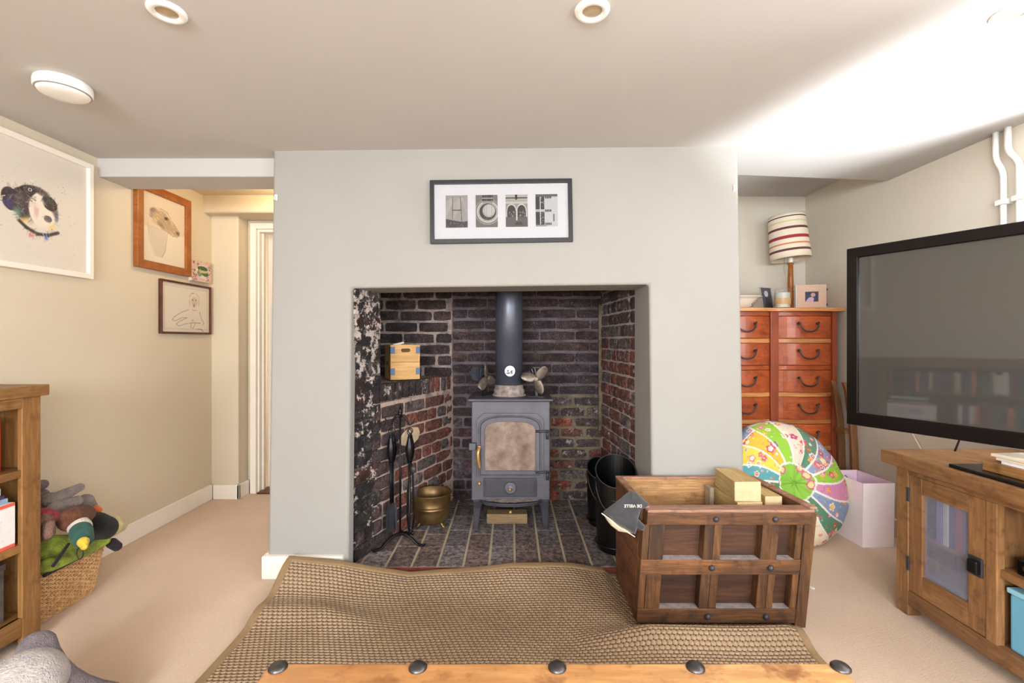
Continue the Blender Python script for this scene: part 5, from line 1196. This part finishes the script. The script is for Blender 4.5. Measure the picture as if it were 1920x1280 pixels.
# lamp
lt = thing('table_lamp', 'table lamp with striped drum shade on turned wooden stem', 'lamp', (2.085, 3.46, QZ))
b = B(); b.lathe([(0.05, 0), (0.05, 0.012), (0.04, 0.02), (0.028, 0.026), (0.026, 0.04), (0.018, 0.05), (0.02, 0.07), (0.03, 0.1), (0.03, 0.115), (0.019, 0.14), (0.02, 0.2), (0.016, 0.33), (0.024, 0.338), (0.024, 0.345), (0.012, 0.35)], n=28, cap0=True, cap1=True); b.build('stem', M['brownframe'], lt, smooth=True)
b = B(); b.cyl((0, 0, 0.35), (0, 0, 0.385), 0.016, 16); b.build('bulb_holder', M['white'], lt)
def shade():
    n = 64; zs = [0, 0.0265, 0.03, 0.058, 0.062, 0.085, 0.1, 0.107, 0.125, 0.138, 0.158, 0.172, 0.198, 0.215, 0.24, 0.252, 0.262, 0.275, 0.288, 0.294, 0.315, 0.325]
    cols_ = {0: 'c', 1: 'c', 2: 'c'}
    bands = [(0.045, 0.062, 'd'), (0.092, 0.103, 'o'), (0.135, 0.158, 'r'), (0.205, 0.222, 'd'), (0.258, 0.266, 'y'), (0.294, 0.302, 'k')]
    zs = sorted(set([0, 0.325]+[q for a, b2, _ in bands for q in (a, b2)]))
    bm = B(); R = []
    cv = {'c': 0, 'd': 1, 'o': 2, 'r': 3, 'y': 4, 'k': 5}
    rings = [[bm._v(((0.135-0.012*z/0.325)*math.cos(2*PI*j/n), (0.135-0.012*z/0.325)*math.sin(2*PI*j/n), z)) for j in range(n)] for z in zs]
    for i in range(len(zs)-1):
        mz = (zs[i]+zs[i+1])/2; k = 0
        for a, b2, q in bands:
            if a < mz < b2: k = cv[q]
        bm.mi = k
        for j in range(n): bm._f([rings[i][j], rings[i][(j+1) % n], rings[i+1][(j+1) % n], rings[i+1][j]])
    cl_ = [C(236, 222, 200), C(104, 60, 56), C(216, 124, 90), C(160, 52, 62), C(206, 204, 130), C(60, 46, 44)]
    ms = [plain('shade_cloth', q, 0.9) for q in cl_]
    o = bm.build('lamp_shade', ms, lt, smooth=True, loc=(0.0, 0, 0.375), rot=(math.radians(-3), math.radians(-4), 0)); md = o.modifiers.new('t', 'SOLIDIFY'); md.thickness = 0.002
shade()
b = B(); b.tube([(-0.075, -0.05, 0.38), (-0.08, -0.05, 0.3), (-0.07, -0.05, 0.25)], 0.0012, 5); b.build('pull_cord', M['pewter'], lt)
# standing frames, jar, bowl, jug
t = thing('photo_frame', 'small silver-edged photo frame leaning left of the candle jar', 'photo frame', (1.905, 3.44, QZ), (math.radians(-10), 0, math.radians(24)))
frame_parts(t, 0.12, 0.165, 0.006, 0.01, plain('silver', C(200, 196, 190), 0.3, 0.7), plain('dark_photo', C(80, 82, 88), 0.5), 0.001)
for q in t.children: q.location.z += 0.083
c = Canvas(40, 56, C(78, 80, 86)); c.ell(0.5, 0.72, 0.2, 0.16, C(208, 210, 216)).specks(20, [C(120, 130, 150)], 0.03, (0.35, 0.6, 0.65, 0.85)).poly([(0.2, 0), (0.4, 0.6), (0.8, 0.3), (1, 0)], C(50, 48, 56)); q = c.put('photo_print', (-0.052, -0.0062, 0.009), (0.104, 0, 0), (0, 0, 0.15), t)
B().box(-0.006, 0.0, 0.0, 0.006, 0.06, 0.008).build('strut', M['darkframe'], t, loc=(0, 0, 0.01))
t = thing('candle_jar', 'glass candle jar with amber band in front of silver-edged frame', 'candle', (1.972, 3.37, QZ))
b = B(); b.lathe([(0.0, 0.0), (0.046, 0.0), (0.052, 0.006), (0.052, 0.125), (0.046, 0.132), (0.048, 0.138), (0.048, 0.146), (0.0, 0.15)], n=36); b.build('jar_glass', M['glass'], t, smooth=True)
b = B(); b.lathe([(0.0, 0.008), (0.048, 0.008), (0.048, 0.115), (0.0, 0.115)], n=36); b.build('wax', mat('pale_wax', C(226, 226, 214), 0.4), t, smooth='auto')
b = B(); b.lathe([(0.0528, 0.032), (0.0528, 0.075)], n=36); b.build('label_band', mat('amber_band', C(216, 176, 124), 0.4, vs=20), t, smooth=True)
t = thing('photo_frame', 'square woven cream frame with a baby photo, right of lamp', 'photo frame', (2.185, 3.38, QZ), (0, 0, math.radians(-12)))
wv = NT('cream_wicker_frame'); o_ = wv.obj(); vx = wv.n('ShaderNodeTexBrick'); mp = wv.n('ShaderNodeMapping'); mp.inputs['Rotation'].default_value = (PI/2, 0, 0); wv.l(o_, mp.inputs[0]); wv.l(mp.outputs[0], vx.inputs[0]); vx.inputs['Scale'].default_value = 60; vx.inputs['Color1'].default_value = C(234, 208, 186); vx.inputs['Color2'].default_value = C(226, 196, 172); vx.inputs['Mortar'].default_value = C(186, 140, 116); vx.inputs['Mortar Size'].default_value = 0.03
wv.l(vx.outputs[0], wv.b.inputs[0]); wv.ins(Roughness=0.8)
frame_parts(t, 0.19, 0.175, 0.052, 0.018, wv.m, plain('navy_photo', C(50, 60, 86), 0.4), 0.003)
for q in t.children: q.location.z += 0.0875
c = Canvas(40, 36, C(50, 60, 88)); c.ell(0.62, 0.68, 0.17, 0.2, C(206, 160, 150)).poly([(0.05, 0), (0.3, 0.4), (0.55, 0.5), (0.7, 0.3), (0.62, 0)], C(206, 176, 200)).grain(0.1); c.put('photo_print', (-0.045, -0.0092, 0.05), (0.09, 0, 0), (0, 0, 0.075), t)
bx('side_band', (-0.107, -0.018, 0), (-0.096, 0.02, 0.172), M['mountc'], t)
for z_ in (0.03, 0.14): B().cyl((0.095, 0.004, z_), (0.108, 0.004, z_), 0.008, 12).build('hinge_pin', M['pewter'], t)
t = thing('wash_bowl', 'cream china wash bowl with dark sprig decoration, left on the chest', 'bowl', (1.70, 3.47, QZ))
b = B(); b.lathe([(0.0, 0.003), (0.06, 0.0), (0.075, 0.004), (0.10, 0.03), (0.125, 0.065), (0.135, 0.08), (0.16, 0.086), (0.163, 0.091), (0.13, 0.088), (0.1, 0.05), (0.0, 0.012)], n=48); b.build('basin', plain('cream_china', C(234, 226, 212), 0.25), t, smooth=True)
b = B()
for k in range(9): a = -0.9+random.uniform(-0.2, 0.2); z_ = random.uniform(0.02, 0.07); r = 0.087+0.58*(z_-0.02)+0.007; b.ball((r*math.cos(a), r*math.sin(a), z_), 0.006, 6)
stuff(b.build('sprig_decoration', plain('sprig', C(88, 92, 90), 0.5), t))
t = thing('china_jug', 'cream china jug standing in the bowl, half hidden by chimney', 'jug', (1.655, 3.50, QZ+0.014))
b = B(); b.lathe([(0.0, 0.0), (0.05, 0.0), (0.066, 0.05), (0.06, 0.12), (0.04, 0.19), (0.045, 0.26), (0.05, 0.28), (0.045, 0.279), (0.036, 0.19), (0.0, 0.02)], n=32); b.build('jug_body', plain('cream_china_jug', C(232, 226, 214), 0.25), t, smooth=True)
b = B(); b.tube([(-0.045, 0, 0.25), (-0.09, 0, 0.22), (-0.095, 0, 0.15), (-0.062, 0, 0.1)], 0.007, 8); b.build('jug_handle', plain('cream_china_handle', C(232, 226, 214), 0.25), t, smooth=True)
# curved wooden chair back leaning beside the chest
t = thing('wooden_stand', 'curved brown wooden upright leaning between chest and right wall', 'wooden frame', (2.27, 3.1, 0))
def curve_board(off):
    b = B(); R = []
    for z_, x_ in ((0.0, 0.045), (0.25, 0.045), (0.5, 0.038), (0.65, 0.028), (0.78, 0.01), (0.86, -0.012), (0.92, -0.03)):
        w_ = 0.03 if z_ < 0.85 else 0.018; R.append([(x_-w_, off, z_), (x_+w_*0.5, off, z_), (x_+w_*0.5, off+0.025, z_), (x_-w_, off+0.025, z_)])
    b.loft(R); return b
curve_board(0).build('upright', wood('brown_bentwood', C(126, 86, 54), C(158, 112, 72), 'z', 0.45, 9, 0.15), t, 0.004)
curve_board(0.12).build('upright', wood('brown_bentwood_rear', C(126, 86, 54), C(158, 112, 72), 'z', 0.45, 9, 0.15), t, 0.004)
B().box(-0.02, 0.025, 0.57, 0.02, 0.12, 0.6).build('cross_rail', M['oak'], t)

# ------------------------------------------------------------------ patchwork pouf
def pouf():
    R_, TH = 0.375, 0.15
    nl, nr = 420, 230
    U, V = np.meshgrid(np.linspace(0, 1, nl), np.linspace(0, 1, nr))
    th = U*2*PI; s = V*1.95            # s: 0 centre of face, 1 rim, 1.95 almost centre of back
    ss = s*PI/2
    r = R_*np.abs(np.sin(ss))**0.85; hgt = TH*np.sign(np.cos(ss))*np.abs(np.cos(ss))**0.75
    pleat = 1+0.006*np.cos(th*16)*np.sin(ss)**2+0.02*np.cos(th*3+1)*np.sin(ss)
    dim = -0.035*np.exp(-(s/0.16)**2)
    X_, Y_, Z_ = r*np.cos(th)*pleat, r*np.sin(th)*pleat, hgt*(1+0.012*np.cos(th*16)+0.04*np.sin(th*5+s*4))+dim
    pal = [C(150, 200, 60), C(240, 210, 80), C(218, 140, 176), C(92, 140, 110), C(240, 226, 190), C(140, 158, 188), C(226, 160, 196), C(240, 190, 60), C(96, 170, 176), C(236, 216, 196), C(200, 222, 110), C(88, 132, 104)]
    order = [0, 5, 3, 9, 0, 7, 1, 8, 3, 6, 0, 1, 4, 3, 5, 2]
    n = 16; tt = th/(2*PI)*n+0.18*np.sin(s*6); sec = np.floor(tt).astype(int) % n; fr_ = tt-np.floor(tt)
    c = np.zeros(U.shape+(3,))
    for k in range(n): c[sec == k] = pal[order[k] % 12][:3]
    # outer patches change colour past a scalloped line
    cut = 0.74+0.18*((sec*7) % 5)/5
    for k in range(n):
        c[(sec == k) & (s > cut)] = pal[(order[k]+5+k) % 12][:3]; c[(sec == k) & (s > 1.12)] = pal[(order[k]*3+k+2) % 12][:3]
    rng2 = np.random.RandomState(4); PXr, PYr = s*np.cos(th), s*np.sin(th)
    fl = [C(220, 70, 90), C(236, 120, 150), C(250, 180, 60), C(150, 90, 160), C(240, 236, 226), C(226, 90, 60)]
    for k in range(190):
        a, q = rng2.rand()*2*PI, 0.25+1.0*rng2.rand(); x_, y_ = q*math.cos(a), q*math.sin(a); sz_ = 0.022+0.03*rng2.rand()
        dx, dy = PXr-x_, PYr-y_; d = np.hypot(dx, dy); an = np.arctan2(dy, dx); pet = sz_*(0.9+0.14*np.cos(5*an+k))
        c[d < pet] = fl[rng2.randint(6)][:3]; c[d < pet*0.62] = fl[rng2.randint(6)][:3]; c[d < sz_*0.25] = C(250, 230, 120)[:3]
    for k in range(900):
        a, q = rng2.rand()*2*PI, 0.2+1.3*rng2.rand(); d = np.hypot(PXr-q*math.cos(a), PYr-q*math.sin(a)); m_ = d < 0.010; c[m_] = c[m_]*0.5+np.array(fl[k % 6][:3])*0.5
    cen = s < 0.15+0.015*np.cos(3*th); c[cen] = C(146, 200, 70)[:3]
    for x_, y_ in ((0.10, 0.05), (0.12, -0.02), (0.06, 0.11), (-0.09, 0.1)):
        d = np.hypot(PXr-x_, PYr-y_); c[d < 0.038] = C(206, 110, 130)[:3]; c[d < 0.024] = C(250, 220, 150)[:3]
    wl = (np.minimum(fr_, 1-fr_)/n*2*PI*s < 0.009) & (s > 0.15); wl |= np.abs(s-0.15-0.015*np.cos(3*th)) < 0.008; wl |= np.abs(s-cut) < 0.008
    c[wl] = C(244, 238, 226)[:3]
    c = c*0.78
    t = thing('patchwork_pouf', 'round floral patchwork floor cushion in pink, green and yellow, leaning', 'floor cushion', (1.655, 2.83, 0.325))
    # face towards the camera, up and slightly right
    nrm = Vector((0.08, -0.9, 0.34)).normalized(); q = nrm.to_track_quat('Z', 'Y'); t.rotation_mode = 'QUATERNION'; t.rotation_quaternion = q
    m_ = painted('patchwork_cotton', 0.85)
    grid_obj('cushion', nl, nr, lambda a, b: [X_, Y_, Z_], m_, t, c)
    B().ball((0, 0, TH-0.038), (0.016, 0.016, 0.008), 14).build('centre_button', fur('green_button', C(130, 186, 60)), t, smooth=True)
pouf()

# pink paper gift bag
t = thing('gift_bag', 'open pale pink paper gift bag on the carpet by the pouf', 'bag', (2.04, 2.69, 0), (0, 0, math.radians(2)))
bh, bw_, bd_ = 0.372, 0.185, 0.27
def sheet(name, quad, m, k=8):
    a, b_, c_, d_ = [Vector(q) for q in quad]
    f = lambda U, V: [(a[i]*(1-U)+b_[i]*U)*(1-V)+(d_[i]*(1-U)+c_[i]*U)*V for i in range(3)]
    o = grid_obj(name, k, k, f, m, t, smooth=False); md = o.modifiers.new('t', 'SOLIDIFY'); md.thickness = 0.0012; return o
sheet('front_panel', [(0, 0, 0), (bw_, 0, 0), (bw_+0.004, -0.004, bh), (-0.002, -0.004, bh)], M['bag'])
sheet('back_panel', [(0, bd_, 0), (bw_, bd_, 0), (bw_, bd_+0.004, bh), (-0.01, bd_+0.004, bh)], M['bagin'])
sheet('gusset', [(0, 0, 0), (0, bd_, 0), (-0.01, bd_, bh), (-0.002, 0, bh)], M['bag']); sheet('gusset', [(bw_, 0, 0), (bw_, bd_, 0), (bw_, bd_, bh), (bw_+0.004, 0, bh)], M['bagin'])
sheet('bag_base', [(0, 0, 0.002), (bw_, 0, 0.002), (bw_, bd_, 0.002), (0, bd_, 0.002)], M['bag'])
B().tube([(0.05, bd_-0.004, bh-0.03), (0.06, bd_-0.012, bh-0.055), (0.09, bd_-0.016, bh-0.06), (0.11, bd_-0.01, bh-0.04), (0.1, bd_-0.005, bh-0.03)], 0.0022, 6).build('cord_handle', M['blackcord'], t, smooth=True)

# ------------------------------------------------------------------ TV unit
UX, UX1, UY1, UY0, UZ = 1.73, 2.31, 2.084, 0.80, 0.704
tu = thing('tv_unit', 'rustic oak television unit with a glazed cupboard door', 'cabinet', (UX, UY0, 0))
def up(n, x0, y0, z0, x1, y1, z1, m='unit', bev=0.003, par=None): return B().box(x0, y0-UY0, z0, x1, y1-UY0, z1).build(n, M[m], par or tu, bev)
D_ = UX1-UX
up('top', -0.035, UY0-0.04, 0.645, D_, UY1+0.045, UZ, bev=0.006)
up('end_panel', 0.03, UY1-0.03, 0.06, D_, UY1, 0.645, 'unitz'); up('end_panel', 0.03, UY0, 0.06, D_, UY0+0.03, 0.645, 'unitz')
up('post', 0, UY1-0.062, 0, 0.06, UY1, 0.645, 'unitz', 0.004); up('post', 0, UY0, 0, 0.06, UY0+0.062, 0.645, 'unitz', 0.004); up('post', D_-0.06, UY1-0.06, 0, D_, UY1-0.031, 0.06, 'unitz'); up('post', D_-0.06, UY0+0.031, 0, D_, UY0+0.06, 0.06, 'unitz')
up('top_rail', 0, UY0+0.062, 0.618, 0.03, UY1-0.062, 0.645); up('bottom_rail', 0, UY0+0.062, 0.05, 0.03, UY1-0.062, 0.112)
up('mid_stile', 0, 1.652, 0.112, 0.03, 1.692, 0.618, 'unitz'); up('mid_stile', 0, 1.19, 0.112, 0.03, 1.257, 0.618, 'unitz')
up('divider', 0.03, 1.668, 0.112, D_-0.01, 1.688, 0.645, 'unitz'); up('divider', 0.03, 1.22, 0.112, D_-0.01, 1.24, 0.645, 'unitz')
up('floor_board', 0.03, UY0+0.03, 0.09, D_-0.01, UY1-0.03, 0.112); up('back_panel', D_-0.01, UY0+0.03, 0.112, D_, UY1-0.03, 0.645, 'unitz')
up('shelf', 0.012, 1.257, 0.355, D_-0.01, 1.667, 0.385); up('cupboard_shelf', 0.05, 1.689, 0.34, D_-0.01, UY1-0.03, 0.362)
dy0, dy1, dz0, dz1 = 1.694, 2.020, 0.114, 0.616; fw_ = 0.068
dd = up('door', 0.004, dy0, dz0, 0.026, dy0+fw_, dz1, 'unitz')
up('door_rail', 0.004, dy0+fw_, dz0, 0.026, dy1-fw_+0.005, dz0+fw_+0.02, 'unit', 0.002, dd); up('door_rail', 0.004, dy0+fw_, dz1-fw_, 0.026, dy1-fw_+0.005, dz1, 'unit', 0.002, dd); up('door_stile', 0.004, dy1-fw_+0.005, dz0, 0.026, dy1, dz1, 'unitz', 0.002, dd)
up('door_pane', 0.014, dy0+fw_, dz0+fw_+0.02, 0.017, dy1-fw_+0.005, dz1-fw_, 'hazeglass', 0, dd)
up('handle', -0.022, dy0+0.012, 0.335, 0.002, dy0+0.05, 0.385, 'blackiron', 0.006, dd); up('handle_plate', -0.004, dy0+0.008, 0.325, 0.004, dy0+0.06, 0.395, 'irondark', 0.002, dd)
for z_ in (0.2, 0.5): up('hinge', -0.003, dy1-0.004, z_, 0.004, dy1+0.008, z_+0.06, 'irondark', 0.001, dd)
up('door_glazing_bar', 0.006, 0.85, dz0, 0.026, 1.18, dz1, 'unitz')
# things in the unit
def bxt(name, label, cat, a, b_, col, group=None, rot=None):
    o = bx(name, (0, 0, 0), (b_[0]-a[0], b_[1]-a[1], b_[2]-a[2]), mat(name+'_paint', col, 0.4, vs=30, var=0.1), None, 0.003, loc=a, rot=rot); return tag(o, label, cat, group)
y = 1.70; cs = [C(90, 100, 150), C(150, 40, 60), C(60, 60, 90), C(190, 190, 200), C(120, 110, 160)]
for k in range(5): bxt('film_case', ('%s film case upright on the upper shelf behind the glass door' % ('blue', 'crimson', 'navy', 'pale grey', 'violet')[k]), 'film case', (1.765, 1.79+k*0.028, 0.363), (1.90, 1.814+k*0.028, 0.55), cs[k], 'film cases in the cupboard')
bxt('board_game_box', 'dark patterned box lying below the shelf behind glass door', 'box', (1.77, 1.70, 0.1125), (2.10, 2.0, 0.16), C(70, 64, 70)); bxt('board_game_box', 'blue-grey box on top of the dark one behind glass', 'box', (1.775, 1.70, 0.161), (2.08, 1.98, 0.21), C(110, 120, 150))
t = thing('set_top_box', 'black set-top box on the open shelf of the television unit', 'media box', (1.765, 1.30, 0.386), (0, 0, 0))
bx('case', (0, 0, 0), (0.28, 0.32, 0.055), M['tvblack'], t, 0.004); bx('front_strip', (-0.002, 0.02, 0.02), (0.0, 0.30, 0.035), M['pewter'], t, 0)
bx('cable_box', (0.02, 0.18, 0.055), (0.14, 0.28, 0.09), M['pewter'], t, 0.006)
t = thing('storage_tub', 'sky blue plastic tub in the lower bay of television unit', 'storage box', (1.755, 1.285, 0.1125)); bx('tub', (0, 0, 0), (0.3, 0.35, 0.2), mat('sky_blue_plastic', C(110, 178, 208), 0.35, var=0.04), t, 0.01, seg=3); bx('tub_lid', (-0.006, -0.004, 0.2), (0.306, 0.354, 0.218), mat('pale_blue_lid', C(150, 204, 224), 0.35, var=0.04), t, 0.004)
# on the unit top
t = thing('tv_stand_tray', 'black glass-edged tray along the front of the unit top', 'tray', (1.715, 1.28, UZ)); bx('tray', (0, 0, 0), (0.20, 0.54, 0.014), M['tvblack'], t, 0.004)
o = bx('game_box', (0, 0, 0), (0.13, 0.40, 0.036), M['oak'], None, 0.002, loc=(1.757, 1.33, UZ+0.0145)); tag(o, 'flat pale wooden box on the black tray under the television', 'box')
for k in range(3):
    o = bx('paper_stack', (0, 0, 0), (0.13, 0.33, 0.010), M['paper'] if k else plain('white_paper', C(236, 236, 240), 0.6), None, 0.001, loc=(1.77+0.006*k, 1.345+0.015*k, UZ+0.051+(0, 0.0105, 0.0215)[k]), rot=(0, 0, 0.03*k)); tag(o, ('bottom folder of white papers on the unit behind the tray', 'middle bundle of cream papers behind the tray', 'top bundle of cream papers under the television')[k], 'papers')

# ------------------------------------------------------------------ television
tvp = Vector((1.545, 2.128, 0.82)); dirv = Vector((0.456, -0.89)); a = math.atan2(dirv.y, dirv.x)
tv = thing('television', 'large flat black television angled on the oak unit, screen off', 'television', (tvp.x, tvp.y, 0.0), (0, 0, a))
TW, TH_ = 1.29, 0.80; tz = 0.818
b = B(); bz = 0.046
ring_prism(b, [(0, tz), (TW, tz), (TW, tz+TH_), (0, tz+TH_)], [(bz, tz+bz+0.012), (TW-bz, tz+bz+0.012), (TW-bz, tz+TH_-bz), (bz, tz+TH_-bz)], -0.012, 0.03); b.build('bezel', M['tvblack'], tv, 0.004)
bx('screen', (bz-0.002, 0.0, tz+bz), (TW-bz+0.002, 0.02, tz+TH_-bz+0.002), M['screen'], tv, 0)
b = B(); b.loft([[(0.01, 0.03, tz+0.01), (TW-0.01, 0.03, tz+0.01), (TW-0.01, 0.03, tz+TH_-0.01), (0.01, 0.03, tz+TH_-0.01)], [(0.12, 0.075, tz+0.08), (TW-0.12, 0.075, tz+0.08), (TW-0.12, 0.075, tz+TH_-0.12), (0.12, 0.075, tz+TH_-0.12)]]); b.build('back_housing', M['tvblack'], tv, 0.004)
bx('stand_neck', (TW/2-0.03, 0.07, tz+0.12), (TW/2+0.07, 0.30, tz+0.17), M['tvblack'], tv, 0.004)
bx('stand_column', (TW/2-0.03, 0.26, UZ+0.01), (TW/2+0.07, 0.30, tz+0.12), M['tvblack'], tv, 0.004)
b = B(); b.lathe([(0.0, 0), (0.13, 0), (0.13, 0.008), (0.12, 0.012), (0.0, 0.012)], (TW/2+0.02, 0.30, UZ+0.0005), 40); b.build('stand_base', M['tvblack'], tv, smooth=True)

# pipes, cables
def bent(pts, k=6):
    P = [Vector(p) for p in pts]; out = [P[0]]
    for a, b_, c_ in zip(P, P[1:], P[2:]):
        u = b_+(a-b_).normalized()*min(0.03, (a-b_).length/2); v = b_+(c_-b_).normalized()*min(0.03, (c_-b_).length/2)
        for i in range(k+1): f = i/k; out.append(u*(1-f)**2+b_*2*f*(1-f)+v*f*f)
    return out+[P[-1]]
t = thing('heating_pipe', 'white heating pipe on the right wall, the nearer of the pair', 'pipe', (2.335, 2.16, 0), (0, 0, 0), 'pipes on the right wall')
B().tube(bent([(0, 0.02, 2.2), (0, 0.02, 2.09), (0, -0.03, 2.02), (0, -0.03, 0.75)]), 0.013, 14).build('pipe_run', M['pipe'], t, smooth=True)
for k in (0,): B().box(-0.016, -0.055, 1.842, 0.024, -0.005, 1.868).build('pipe_clip', M['white'], t, 0.004)
t = thing('heating_pipe', 'white heating pipe on the right wall, the farther of the pair', 'pipe', (2.335, 2.235, 0), (0, 0, 0), 'pipes on the right wall')
B().tube(bent([(0, 0.0, 2.2), (0, 0.0, 2.07), (0, -0.035, 2.0), (0, -0.035, 0.75)]), 0.012, 14).build('pipe_run', M['pipe'], t, smooth=True)
B().box(-0.016, -0.058, 1.842, 0.024, -0.008, 1.868).build('pipe_clip', M['white'], t, 0.004)
b = B(); b.tube([(2.352, 2.95, 1.05), (2.352, 2.9, 0.93), (2.352, 2.8, 0.82), (2.35, 2.72, 0.66), (2.35, 2.64, 0.55), (2.348, 2.57, 0.46), (2.345, 2.52, 0.36), (2.344, 2.5, 0.2)], 0.004, 6); o = b.build('cable', M['cord'], None, smooth=True); tag(o, 'thin cream cable running down the right wall behind the television', 'cable')
b = B(); b.tube([(2.08, 2.02, 0.90), (2.06, 2.03, 0.84), (2.0, 2.06, 0.78), (1.97, 2.06, UZ+0.004)], 0.004, 6); o = b.build('cable', M['blackcord'], None, smooth=True); tag(o, 'short black cable dropping from the television to the unit top', 'cable')
o = B().ball((1.46, 2.25, 0.002), (0.011, 0.016, 0.0025), 12).build('paper_scrap', plain('white_scrap', C(240, 238, 230), 0.6), None, smooth=True); tag(o, 'tiny white scrap lying on the carpet right of the crate', 'scrap')
